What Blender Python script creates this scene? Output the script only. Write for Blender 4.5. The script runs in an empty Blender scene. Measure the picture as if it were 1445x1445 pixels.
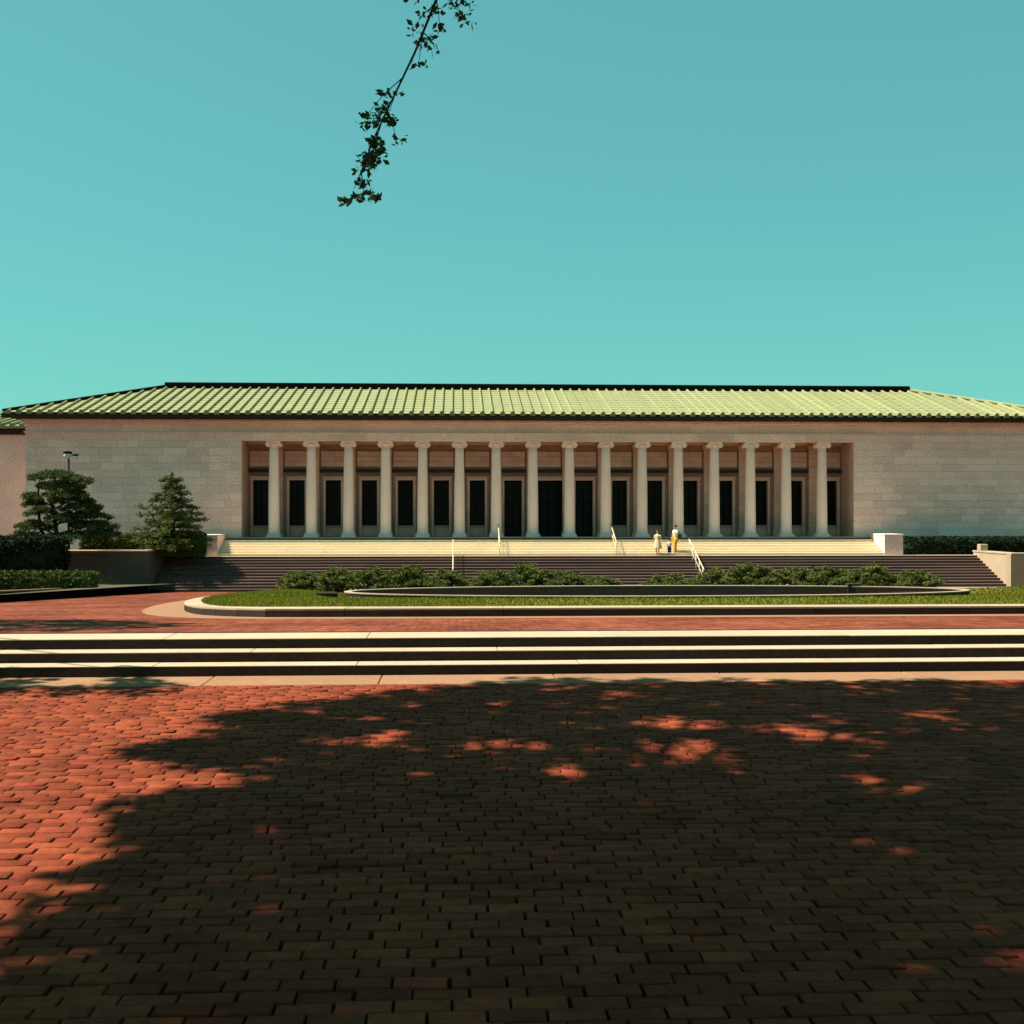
import bpy, bmesh, math, random
import numpy as np
from mathutils import Vector, Matrix
random.seed(7); RNG = np.random.default_rng(11)
R = math.radians
SC = bpy.context.scene
COL = SC.collection

# ------------------------------------------------------------------ camera, sky, sun, exposure
YAW = R(2.8); FPX = 1620.0; CEN = 722.5
CAM = Vector((-5.97, -71.8, 1.56))
cam_d = bpy.data.cameras.new('camera'); cam_d.sensor_width = 36; cam_d.lens = 36 * FPX / 1445
cam_d.clip_start = 0.05; cam_d.clip_end = 4000
cam = bpy.data.objects.new('camera', cam_d); COL.objects.link(cam)
cam.location = CAM; cam.rotation_euler = (R(90), 0, -YAW); SC.camera = cam

SUN_EL = R(57); SUN_BACK = R(1.0)
SUN = Vector((-math.cos(SUN_EL) * math.cos(SUN_BACK), math.cos(SUN_EL) * math.sin(SUN_BACK), math.sin(SUN_EL)))
sun_d = bpy.data.lights.new('sun', 'SUN'); sun_d.energy = 5.0; sun_d.angle = R(0.5); sun_d.color = (1.0, 0.95, 0.86)
sun = bpy.data.objects.new('sun', sun_d); COL.objects.link(sun)
sun.rotation_euler = SUN.to_track_quat('Z', 'Y').to_euler(); sun.location = (-30, -40, 40)

W = bpy.data.worlds.new('World'); SC.world = W; W.use_nodes = True
nt = W.node_tree; bg = nt.nodes['Background']
sky = nt.nodes.new('ShaderNodeTexSky'); sky.sky_type = 'NISHITA'; sky.sun_disc = False
sky.sun_elevation = SUN_EL; sky.sun_rotation = math.atan2(SUN.x, SUN.y)
sky.air_density = 1.0; sky.dust_density = 0.8; sky.ozone_density = 1.5
tint = nt.nodes.new('ShaderNodeMix'); tint.data_type = 'RGBA'; tint.blend_type = 'MULTIPLY'
tint.inputs[0].default_value = 1.0; tint.inputs[7].default_value = (0.315, 0.90, 0.745, 1)
gam = nt.nodes.new('ShaderNodeGamma'); gam.inputs[1].default_value = 0.5; nt.links.new(sky.outputs[0], gam.inputs[0])
nt.links.new(gam.outputs[0], tint.inputs[6]); nt.links.new(tint.outputs[2], bg.inputs[0])
bg.inputs[1].default_value = 0.15
SC.view_settings.view_transform = 'Standard'; SC.view_settings.look = 'None'
SC.view_settings.exposure = 1.1; SC.view_settings.gamma = 1.0

# ------------------------------------------------------------------ helpers
SLOPE = 0.0579; Y_STEP = -58.10; Z_STEP = 0.067; Y_STAIR = -7.9; Z_LOW = -0.29
def gz(y):                                   # height of the sloping drive
    return Z_STEP - SLOPE * (min(y, Y_STAIR) - Y_STEP)
def ray(px, py):
    xr = (px - CEN) / FPX; up = (CEN - py) / FPX
    return Vector((xr * math.cos(YAW) + math.sin(YAW), -xr * math.sin(YAW) + math.cos(YAW), up))
def at_y(px, py, y):
    d = ray(px, py); return CAM + d * ((y - CAM.y) / d.y)
def on_drive(px, py):
    d = ray(px, py)                          # CAM + t d on the sloping plane
    t = (Z_STEP - SLOPE * (CAM.y - Y_STEP) - CAM.z) / (d.z + SLOPE * d.y); return CAM + d * t
def from_cam(xc, dep):                       # ground plan: metres right of and in front of the viewer
    return (CAM.x + xc * math.cos(YAW) + dep * math.sin(YAW), CAM.y - xc * math.sin(YAW) + dep * math.cos(YAW))

class MB:
    def __init__(s): s.v = []; s.f = []
    def add(s, vs, fs):
        o = len(s.v); s.v += [tuple(v) for v in vs]; s.f += [tuple(i + o for i in f) for f in fs]; return s
    def box(s, x0, x1, y0, y1, z0, z1):
        return s.add([(x0,y0,z0),(x1,y0,z0),(x1,y1,z0),(x0,y1,z0),(x0,y0,z1),(x1,y0,z1),(x1,y1,z1),(x0,y1,z1)],
                     [(0,3,2,1),(4,5,6,7),(0,1,5,4),(1,2,6,5),(2,3,7,6),(3,0,4,7)])
    def bbox(s, x0, x1, y0, y1, z0, z1, c=0.01):      # chamfered box
        vs = []; 
        for z, k in ((z0, c), (z0 + c, 0), (z1 - c, 0), (z1, c)):
            vs += [(x0+k,y0+k,z),(x1-k,y0+k,z),(x1-k,y1-k,z),(x0+k,y1-k,z)]
        fs = [(3,2,1,0),(12,13,14,15)]
        for a in range(3):
            for i in range(4):
                j = (i+1) % 4; fs.append((a*4+i, a*4+j, a*4+4+j, a*4+4+i))
        return s.add(vs, fs)
    def lathe(s, prof, c=(0,0,0), n=20, caps=True):
        vs = []; fs = []
        for r, z in prof:
            for i in range(n):
                a = 2*math.pi*i/n; vs.append((c[0]+r*math.cos(a), c[1]+r*math.sin(a), c[2]+z))
        for k in range(len(prof)-1):
            for i in range(n):
                j = (i+1) % n; fs.append((k*n+i, k*n+j, k*n+n+j, k*n+n+i))
        if caps: fs += [tuple(reversed(range(n))), tuple((len(prof)-1)*n+i for i in range(n))]
        return s.add(vs, fs)
    def loft(s, rings, n=12):                          # rings: (cx,cy,cz,rx,ry)
        vs = []; fs = []
        for cx, cy, cz, rx, ry in rings:
            for i in range(n):
                a = 2*math.pi*i/n; vs.append((cx+rx*math.cos(a), cy+ry*math.sin(a), cz))
        for k in range(len(rings)-1):
            for i in range(n):
                j = (i+1) % n; fs.append((k*n+i, k*n+j, k*n+n+j, k*n+n+i))
        fs += [tuple(reversed(range(n))), tuple((len(rings)-1)*n+i for i in range(n))]
        return s.add(vs, fs)
    def tube(s, pts, rad, n=8):
        pts = [Vector(p) for p in pts]
        if not isinstance(rad, (list, tuple)): rad = [rad]*len(pts)
        vs = []; fs = []; prev = None
        for k, p in enumerate(pts):
            t = (pts[min(k+1, len(pts)-1)] - pts[max(k-1, 0)]).normalized()
            ref = Vector((0,0,1)) if abs(t.z) < 0.9 else Vector((1,0,0))
            u = t.cross(ref).normalized()
            if prev is not None:
                u = (prev - t * prev.dot(t)); u = u.normalized() if u.length > 1e-5 else t.cross(ref).normalized()
            prev = u; w = t.cross(u)
            for i in range(n):
                a = 2*math.pi*i/n; vs.append(p + (u*math.cos(a) + w*math.sin(a))*rad[k])
        for k in range(len(pts)-1):
            for i in range(n):
                j = (i+1) % n; fs.append((k*n+i, k*n+j, k*n+n+j, k*n+n+i))
        fs += [tuple(reversed(range(n))), tuple((len(pts)-1)*n+i for i in range(n))]
        return s.add(vs, fs)
    def mesh(s, name, m, smooth=False):
        me = bpy.data.meshes.new(name); me.from_pydata(s.v, [], s.f); me.materials.append(m)
        bm = bmesh.new(); bm.from_mesh(me); bmesh.ops.recalc_face_normals(bm, faces=bm.faces); bm.to_mesh(me); bm.free()
        if smooth: me.polygons.foreach_set('use_smooth', [True]*len(me.polygons))
        me.update(); return me
    def build(s, name, m, parent=None, smooth=False):
        return link(name, s.mesh(name, m, smooth), parent)

def link(name, me, parent=None, loc=None):
    o = bpy.data.objects.new(name, me); COL.objects.link(o)
    if parent: o.parent = parent
    if loc is not None: o.location = loc
    return o
def tag(o, label=None, cat=None, group=None, kind=None):
    if label: o['label'] = label
    if cat: o['category'] = cat
    if group: o['group'] = group
    if kind: o['kind'] = kind
    return o
def empty(name, loc, label, cat, group=None):
    o = bpy.data.objects.new(name, None); COL.objects.link(o); o.location = loc; o.empty_display_size = 0.3
    return tag(o, label, cat, group)
def np_mesh(name, V, F, m, smooth=False, attr=None):
    me = bpy.data.meshes.new(name); V = np.asarray(V, np.float32); F = np.asarray(F, np.int32); k = F.shape[1]
    me.vertices.add(len(V)); me.vertices.foreach_set('co', V.ravel())
    me.loops.add(F.size); me.loops.foreach_set('vertex_index', F.ravel())
    me.polygons.add(len(F)); me.polygons.foreach_set('loop_start', np.arange(0, F.size, k, dtype=np.int32))
    me.polygons.foreach_set('loop_total', np.full(len(F), k, np.int32))
    if smooth: me.polygons.foreach_set('use_smooth', np.ones(len(F), bool))
    me.materials.append(m); me.update(calc_edges=True)
    if attr is not None:
        a = me.attributes.new('tone', 'FLOAT', 'FACE'); a.data.foreach_set('value', np.asarray(attr, np.float32))
    return me

# ------------------------------------------------------------------ materials
def mat(name, col, rough=0.8, col2=None, scale=3.0, amount=0.5, bump=0.0, bscale=None, rnd=0.0, attr=False, spec=0.06, metal=0.0, trans=0.0, stretch=None, mottle=0.0):
    m = bpy.data.materials.new(name); m.use_nodes = True; n = m.node_tree.nodes; l = m.node_tree.links
    b = n['Principled BSDF']; b.inputs['Roughness'].default_value = rough; b.inputs['Specular IOR Level'].default_value = spec
    b.inputs['Metallic'].default_value = metal
    c = tuple(col) + (1,); c2 = tuple(col2 or [x*0.7 for x in col]) + (1,)
    geo = n.new('ShaderNodeNewGeometry'); mp = n.new('ShaderNodeMapping'); l.new(geo.outputs['Position'], mp.inputs['Vector'])
    if stretch: mp.inputs['Scale'].default_value = stretch
    no = n.new('ShaderNodeTexNoise'); no.inputs['Scale'].default_value = scale; no.inputs['Detail'].default_value = 6
    no.inputs['Roughness'].default_value = 0.65; l.new(mp.outputs[0], no.inputs['Vector'])
    ra = n.new('ShaderNodeValToRGB'); ra.color_ramp.elements[0].position = 0.5 - amount*0.5; ra.color_ramp.elements[1].position = 0.5 + amount*0.5
    ra.color_ramp.elements[0].color = c2; ra.color_ramp.elements[1].color = c; l.new(no.outputs[0], ra.inputs[0])
    out = ra.outputs[0]
    if mottle:                                     # fine speckle in the material itself
        n2 = n.new('ShaderNodeTexNoise'); n2.inputs['Scale'].default_value = scale*14; n2.inputs['Detail'].default_value = 3
        l.new(geo.outputs['Position'], n2.inputs['Vector'])
        mr = n.new('ShaderNodeMapRange'); mr.inputs[1].default_value = 0.3; mr.inputs[2].default_value = 0.7
        mr.inputs[3].default_value = 1 - mottle; mr.inputs[4].default_value = 1 + mottle*0.6; l.new(n2.outputs[0], mr.inputs[0])
        mu = n.new('ShaderNodeVectorMath'); mu.operation = 'SCALE'; l.new(out, mu.inputs[0]); l.new(mr.outputs[0], mu.inputs['Scale']); out = mu.outputs[0]
    if rnd or attr:
        hs = n.new('ShaderNodeHueSaturation'); l.new(out, hs.inputs['Color'])
        if attr: s_ = n.new('ShaderNodeAttribute'); s_.attribute_name = 'tone'; so = s_.outputs['Fac']
        else: s_ = n.new('ShaderNodeObjectInfo'); so = s_.outputs['Random']
        mr = n.new('ShaderNodeMapRange'); mr.inputs[3].default_value = 1 - rnd; mr.inputs[4].default_value = 1 + rnd
        l.new(so, mr.inputs[0]); l.new(mr.outputs[0], hs.inputs['Value'])
        m2 = n.new('ShaderNodeMath'); m2.operation = 'MULTIPLY'; m2.inputs[1].default_value = 7.31; l.new(so, m2.inputs[0])
        fr = n.new('ShaderNodeMath'); fr.operation = 'FRACT'; l.new(m2.outputs[0], fr.inputs[0])
        mh = n.new('ShaderNodeMapRange'); mh.inputs[3].default_value = 0.5 - rnd*0.018; mh.inputs[4].default_value = 0.5 + rnd*0.018
        l.new(fr.outputs[0], mh.inputs[0]); l.new(mh.outputs[0], hs.inputs['Hue']); out = hs.outputs[0]
    l.new(out, b.inputs['Base Color'])
    if bump:
        bn = n.new('ShaderNodeTexNoise'); bn.inputs['Scale'].default_value = bscale or scale*6; bn.inputs['Detail'].default_value = 5
        l.new(geo.outputs['Position'], bn.inputs['Vector'])
        bu = n.new('ShaderNodeBump'); bu.inputs['Strength'].default_value = bump; bu.inputs['Distance'].default_value = 0.02
        l.new(bn.outputs[0], bu.inputs['Height']); l.new(bu.outputs[0], b.inputs['Normal'])
    if trans:
        t = n.new('ShaderNodeBsdfTranslucent'); l.new(out, t.inputs['Color']); mx = n.new('ShaderNodeMixShader'); mx.inputs[0].default_value = trans
        l.new(b.outputs[0], mx.inputs[1]); l.new(t.outputs[0], mx.inputs[2]); l.new(mx.outputs[0], n['Material Output'].inputs['Surface'])
    return m

M = {}
M['marble']   = mat('marble', (0.95,0.645,0.54), 0.7, (0.70,0.465,0.385), 0.7, 0.75, 0.2, 18, rnd=0.10, mottle=0.22)
M['marble_w'] = mat('white_marble', (0.86,0.69,0.47), 0.6, (0.76,0.60,0.40), 1.2, 0.6, 0.1, 14, mottle=0.06, stretch=(0.4,1,1))
M['column']   = mat('column_marble', (0.95,0.69,0.59), 0.65, (0.86,0.60,0.51), 0.9, 0.7, 0.1, 14, rnd=0.04, mottle=0.06)
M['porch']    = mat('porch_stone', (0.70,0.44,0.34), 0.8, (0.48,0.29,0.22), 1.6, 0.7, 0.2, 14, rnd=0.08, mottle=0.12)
M['porch_shade']  = mat('porch_stone_shade', (0.40,0.23,0.17), 0.85, (0.26,0.15,0.11), 1.6, 0.7, 0.2, 14, mottle=0.2)  # dark joints, plus recess shade put into the porch stone colour
M['stone_shade']  = mat('dark_stone_shade', (0.050,0.034,0.028), 0.8, (0.026,0.018,0.015), 1.5, 0.8, 0.2, 20, rnd=0.2, mottle=0.25)  # dark stone; on steps and kerb, front shade put into the colour
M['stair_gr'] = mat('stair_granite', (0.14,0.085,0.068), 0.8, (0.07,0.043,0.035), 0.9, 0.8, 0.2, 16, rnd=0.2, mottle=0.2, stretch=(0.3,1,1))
M['stair_lit'] = mat('stair_granite_lit', (0.20,0.125,0.10), 0.8, (0.10,0.062,0.05), 0.9, 0.8, 0.2, 16, rnd=0.15, mottle=0.2, stretch=(0.3,1,1))  # stair granite lightened for treads; sun on them put into the colour
M['lime']     = mat('limestone', (0.47,0.355,0.23), 0.75, (0.34,0.25,0.16), 1.1, 0.8, 0.15, 25, rnd=0.06, mottle=0.10)
M['kerb']     = mat('kerb_stone', (0.43,0.325,0.215), 0.8, (0.29,0.21,0.14), 1.4, 0.8, 0.2, 20, rnd=0.10, mottle=0.15)
M['concrete'] = mat('gutter_concrete', (0.302,0.161,0.086), 0.85, (0.226,0.117,0.062), 1.6, 0.7, 0.15, 30, rnd=0.06, mottle=0.12)
M['wallbr']   = mat('retaining_stone', (0.17,0.12,0.085), 0.85, (0.09,0.065,0.05), 0.8, 0.8, 0.2, 12, mottle=0.2)
M['brick']    = mat('paving_brick', (0.255,0.056,0.022), 0.85, (0.130,0.026,0.012), 1.6, 0.5, 0.5, 90, rnd=0.26, mottle=0.22)
M['brickf']   = mat('paving_brick_field', (0.255,0.056,0.022), 0.85, (0.130,0.026,0.012), 1.6, 0.5, 0.5, 90, rnd=0.26, attr=True, mottle=0.22)
M['bed']      = mat('joint_sand', (0.085,0.032,0.02), 0.95, (0.045,0.018,0.012), 20, 0.6)
M['soil']     = mat('ground_soil', (0.10,0.085,0.05), 0.95, (0.06,0.055,0.03), 0.3, 0.6)
M['lawn']     = mat('lawn_soil', (0.165,0.137,0.024), 0.95, (0.083,0.089,0.014), 2.0, 0.8, 0.4, 30)
M['grass']    = mat('grass_blade', (0.192,0.179,0.018), 0.75, (0.103,0.123,0.011), 0.7, 0.7, trans=0.3)
M['tile']     = mat('green_roof_tile', (0.28,0.265,0.115), 0.6, (0.20,0.21,0.105), 0.5, 0.8, 0.1, 10, rnd=0.14, mottle=0.15)
M['tile_b']   = mat('green_roof_pan', (0.30,0.285,0.13), 0.65, (0.215,0.225,0.115), 0.6, 0.8, 0.1, 10, mottle=0.15)
M['bronze']   = mat('dark_bronze', (0.010,0.008,0.006), 0.7, (0.006,0.005,0.004), 3, 0.7)
M['eave']     = mat('eave_shade', (0.050,0.036,0.024), 0.7, (0.030,0.022,0.016), 2, 0.7)  # under-eave shade put into the colour; reused for the string course
M['glass']    = mat('dark_glass', (0.006,0.006,0.006), 0.25, (0.004,0.004,0.004), 2, 0.5, spec=0.12)
M['rail']     = mat('rail_metal', (0.62,0.52,0.36), 0.45, (0.52,0.42,0.28), 5, 0.6, metal=0.2)
M['pine']     = mat('pine_needles', (0.090,0.110,0.030), 0.7, (0.040,0.055,0.016), 1.2, 0.7, trans=0.2)
M['yew']      = mat('yew_needles', (0.13,0.14,0.035), 0.7, (0.05,0.070,0.018), 1.4, 0.7, trans=0.2)
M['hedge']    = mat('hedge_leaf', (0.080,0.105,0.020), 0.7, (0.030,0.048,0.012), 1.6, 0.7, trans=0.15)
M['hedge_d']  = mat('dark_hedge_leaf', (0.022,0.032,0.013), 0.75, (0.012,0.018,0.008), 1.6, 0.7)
M['juniper']  = mat('juniper_needles', (0.17,0.175,0.038), 0.7, (0.038,0.056,0.016), 1.3, 0.6, trans=0.2)
M['leaf']     = mat('elm_leaf', (0.060,0.105,0.022), 0.6, (0.035,0.060,0.015), 3, 0.6, trans=0.3)
M['bark']     = mat('bark', (0.075,0.055,0.038), 0.9, (0.035,0.026,0.02), 4, 0.7, 0.6, 20)
M['lampw']    = mat('lamp_glass', (0.624,0.608,0.530), 0.4, (0.585,0.569,0.484), 4, 0.5)
M['skin']     = mat('skin', (0.48,0.28,0.19), 0.6, (0.44,0.25,0.17), 10, 0.5)
M['cream']    = mat('cream_cloth', (0.608,0.484,0.281), 0.85, (0.530,0.406,0.218), 8, 0.6)
M['white']    = mat('white_cloth', (0.624,0.562,0.429), 0.85, (0.546,0.484,0.359), 8, 0.6)
M['gold']     = mat('mustard_cloth', (0.62,0.36,0.035), 0.85, (0.48,0.26,0.02), 8, 0.6)
M['navy']     = mat('navy_cloth', (0.035,0.038,0.075), 0.85, (0.02,0.022,0.05), 8, 0.6)
M['olive']    = mat('olive_canvas', (0.085,0.075,0.04), 0.85, (0.05,0.045,0.025), 8, 0.6)
M['hairb']    = mat('brown_hair', (0.12,0.05,0.022), 0.6, (0.07,0.03,0.014), 20, 0.6)
M['haird']    = mat('dark_hair', (0.03,0.018,0.012), 0.6, (0.02,0.012,0.008), 20, 0.6)
M['eye']      = mat('dark_eye', (0.02,0.015,0.012), 0.3, (0.015,0.01,0.01), 20, 0.6)
M['poolw']    = mat('pool_wall_stone', (0.15,0.075,0.05), 0.85, (0.08,0.04,0.028), 1.5, 0.8, 0.2, 15, mottle=0.15)
M['water']    = mat('pool_water', (0.02,0.03,0.028), 0.05, (0.015,0.022,0.02), 1, 0.5, 0.05, 6, spec=0.5)

def paving_material():
    m = bpy.data.materials.new('drive_brick'); m.use_nodes = True; n = m.node_tree.nodes; l = m.node_tree.links; b = n['Principled BSDF']
    b.inputs['Roughness'].default_value = 0.88; b.inputs['Specular IOR Level'].default_value = 0.05
    geo = n.new('ShaderNodeNewGeometry')
    br = n.new('ShaderNodeTexBrick'); br.inputs['Scale'].default_value = 1.0; br.inputs['Brick Width'].default_value = 0.225; br.inputs['Row Height'].default_value = 0.105
    br.inputs['Mortar Size'].default_value = 0.007; br.inputs['Bias'].default_value = -0.1
    br.inputs['Color1'].default_value = (0.28,0.073,0.037,1); br.inputs['Color2'].default_value = (0.18,0.042,0.022,1); br.inputs['Mortar'].default_value = (0.07,0.03,0.02,1)
    l.new(geo.outputs['Position'], br.inputs['Vector'])
    no = n.new('ShaderNodeTexNoise'); no.inputs['Scale'].default_value = 0.45; no.inputs['Detail'].default_value = 7; l.new(geo.outputs['Position'], no.inputs['Vector'])
    ra = n.new('ShaderNodeValToRGB'); ra.color_ramp.elements[0].position = 0.36; ra.color_ramp.elements[1].position = 0.66
    ra.color_ramp.elements[0].color = (0.62,0.60,0.60,1); ra.color_ramp.elements[1].color = (1.12,1.2,1.15,1); l.new(no.outputs[0], ra.inputs[0])
    mx = n.new('ShaderNodeMix'); mx.data_type = 'RGBA'; mx.blend_type = 'MULTIPLY'; mx.inputs[0].default_value = 1
    l.new(br.outputs[0], mx.inputs[6]); l.new(ra.outputs[0], mx.inputs[7]); l.new(mx.outputs[2], b.inputs['Base Color'])
    n3 = n.new('ShaderNodeTexNoise'); n3.inputs['Scale'].default_value = 2.4; n3.inputs['Detail'].default_value = 4; n3.inputs['Roughness'].default_value = 0.8
    mp = n.new('ShaderNodeMapping'); mp.inputs['Scale'].default_value = (2.2, 0.9, 1); l.new(geo.outputs['Position'], mp.inputs['Vector']); l.new(mp.outputs[0], n3.inputs['Vector'])
    r3 = n.new('ShaderNodeValToRGB'); r3.color_ramp.elements[0].position = 0.38; r3.color_ramp.elements[1].position = 0.60
    r3.color_ramp.elements[0].color = (0.50,0.42,0.40,1); r3.color_ramp.elements[1].color = (1.15,1.15,1.1,1); l.new(n3.outputs[0], r3.inputs[0])
    m3 = n.new('ShaderNodeMix'); m3.data_type = 'RGBA'; m3.blend_type = 'MULTIPLY'; m3.inputs[0].default_value = 0.85
    l.new(mx.outputs[2], m3.inputs[6]); l.new(r3.outputs[0], m3.inputs[7]); l.new(m3.outputs[2], b.inputs['Base Color'])
    bu = n.new('ShaderNodeBump'); bu.inputs['Strength'].default_value = 0.6; bu.inputs['Distance'].default_value = 0.012; bu.invert = True
    l.new(br.outputs['Fac'], bu.inputs['Height']); l.new(bu.outputs[0], b.inputs['Normal'])
    return m
M['drive'] = paving_material()

# ------------------------------------------------------------------ the ground
def smooth_loop(pts, n):                     # closed Catmull-Rom, resampled evenly
    P = [Vector((p[0], p[1], 0)) for p in pts]; k = len(P); fine = []
    for i in range(k):
        a, b, c, d = P[i-1], P[i], P[(i+1) % k], P[(i+2) % k]
        for j in range(24):
            t = j/24; fine.append(0.5*((2*b) + (c-a)*t + (2*a-5*b+4*c-d)*t*t + (3*b-a-3*c+d)*t**3))
    L = [0]
    for i in range(len(fine)): L.append(L[-1] + (fine[(i+1) % len(fine)] - fine[i]).length)
    out = []; j = 0
    for q in range(n):
        s = L[-1]*q/n
        while L[j+1] < s: j += 1
        t = (s - L[j])/(L[j+1]-L[j]); out.append(fine[j].lerp(fine[(j+1) % len(fine)], t))
    return out
ISL = smooth_loop([(-8,-50.75),(-10.2,-50.1),(-11.7,-47.0),(-13.2,-40),(-14.2,-31),(-14.6,-17),(-12.6,-12.2),(-8,-11.6),(0,-11.5),(10,-11.5),(19,-11.6),(23.5,-13),(24.5,-20),(24.5,-40),(22,-49),(17,-50.75),(10,-50.75),(0,-50.75)], 200)
def inset(loop, d):
    k = len(loop); out = []
    for i in range(k):
        t = (loop[(i+1) % k] - loop[i-1]).normalized(); nrm = Vector((t.y, -t.x, 0))   # loop is clockwise seen from above -> points inwards
        out.append(loop[i] + nrm*d)
    return out
_a = sum(ISL[i].x*ISL[(i+1) % 200].y - ISL[(i+1) % 200].x*ISL[i].y for i in range(200))
if _a > 0: ISL.reverse()

g = MB().box(-1500, 1500, -400, 2500, -9.0, -4.2)
# ground sheet reaches the horizon; the drive, lawn and terrace lie above it
ground = MB()
ys = [-400, -61, -50, -7.9, 60, 3000]
def ground_z(y): return Z_LOW - 0.5 if y < -58 else (gz(y) - 0.55 if y < Y_STAIR else gz(y) - 0.55)
vs = []; fs = []
for y in ys: vs += [(-2500, y, ground_z(y)), (2500, y, ground_z(y))]
for i in range(len(ys)-1): fs.append((2*i, 2*i+1, 2*i+3, 2*i+2))
ground.add(vs, fs); tag(ground.build('ground', M['soil']), kind='structure')

# upper brick drive, cut out around the island
bm = bmesh.new()
GUT = inset(ISL, -0.85)
outer = [(-70, Y_STEP+0.62), (60, Y_STEP+0.62), (60, Y_STAIR+0.05), (-70, Y_STAIR+0.05)]
lo = [bm.verts.new((x, y, gz(y))) for x, y in outer]; li = [bm.verts.new((p.x, p.y, gz(p.y))) for p in GUT]
ed = [bm.edges.new((lo[i], lo[(i+1) % 4])) for i in range(4)] + [bm.edges.new((li[i], li[(i+1) % 200])) for i in range(200)]
bmesh.ops.triangle_fill(bm, edges=ed, use_beauty=True)
bmesh.ops.recalc_face_normals(bm, faces=bm.faces)
if sum(f.normal.z for f in bm.faces) < 0: bmesh.ops.reverse_faces(bm, faces=bm.faces)
me = bpy.data.meshes.new('brick_drive'); bm.to_mesh(me); bm.free(); me.materials.append(M['drive'])
tag(link('brick_drive', me), kind='structure')
# concrete gutter round the island
gut = MB(); k = 200
vs = [(p.x, p.y, gz(p.y)+0.004) for p in inset(ISL, -0.9)] + [(p.x, p.y, gz(p.y)+0.004) for p in inset(ISL, 0.1)]
gut.add(vs, [(i, (i+1) % k, k+(i+1) % k, k+i) for i in range(k)])
tag(gut.build('island_gutter', M['concrete']), kind='structure')

# island lawn, kerb and pool
PCX, PCY, PA, PB, PZ = 3.3, -20.1, 14.0, 3.35, -1.99
def pool_pt(t, d=0.0): return Vector((PCX + (PA+d)*math.cos(t), PCY + (PB+d)*math.sin(t), 0))
lin = inset(ISL, 0.42)
inner = []
for p in lin:
    t = math.atan2((p.y-PCY)/ (20 if p.y < PCY else 8), (p.x-PCX)/18); inner.append(pool_pt(t, 0.245))
def lawn_z(p, q, s):                         # s: 0 at the kerb, 1 at the pool
    d = (q-p).length*s; e = min(1, d/4.5); e = e*e*(3-2*e)
    return gz(p.lerp(q, s).y) + 0.13 - 0.30*e
lv = []; lf = []; NR = 14
for r in range(NR+1):
    for p, q in zip(lin, inner):
        s = (r/NR)**1.5; c = p.lerp(q, s); lv.append((c.x, c.y, lawn_z(p, q, s)))
for r in range(NR):
    for i in range(200):
        j = (i+1) % 200; lf.append((r*200+i, r*200+j, r*200+200+j, r*200+200+i))
lawn = link('lawn', np_mesh('lawn', lv, lf, M['lawn'], True)); tag(lawn, kind='structure')
# grass blades
LV = np.array(lv).reshape(NR+1, 200, 3)
def grass(nb):
    w = []
    u = RNG.random(nb*6); i = RNG.integers(0, 200, nb*6); r = (RNG.random(nb*6)**1.4)*NR
    r0 = np.minimum(r.astype(int), NR-1); fr = (r-r0)[:, None]; j = (i+1) % 200; u = u[:, None]
    P = (LV[r0, i]*(1-u) + LV[r0, j]*u)*(1-fr) + (LV[r0+1, i]*(1-u) + LV[r0+1, j]*u)*fr
    dens = np.clip(18.0/(np.abs(P[:, 1]+71.8)), 0, 1)**1.1
    keep = (RNG.random(len(P)) < dens) & (P[:, 1] < -13); P = P[keep][:nb]
    n = len(P); a = RNG.random(n)*6.283; d = np.abs(P[:, 1]+71.8)
    h = (0.05 + 0.07*RNG.random(n)); wd = 0.006 + 0.0006*d
    dx = np.stack([np.cos(a)*wd, np.sin(a)*wd, np.zeros(n)], 1)
    tip = P + np.stack([RNG.normal(0, 0.03, n), RNG.normal(0, 0.03, n), h], 1)
    V = np.concatenate([P-dx, P+dx, tip]); F = np.stack([np.arange(n), np.arange(n)+n, np.arange(n)+2*n], 1)
    return V, F
V, F = grass(95000)
tag(link('grass', np_mesh('grass', V, F, M['grass'])), 'short green grass growing on the island lawn', 'grass', kind='stuff')

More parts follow.
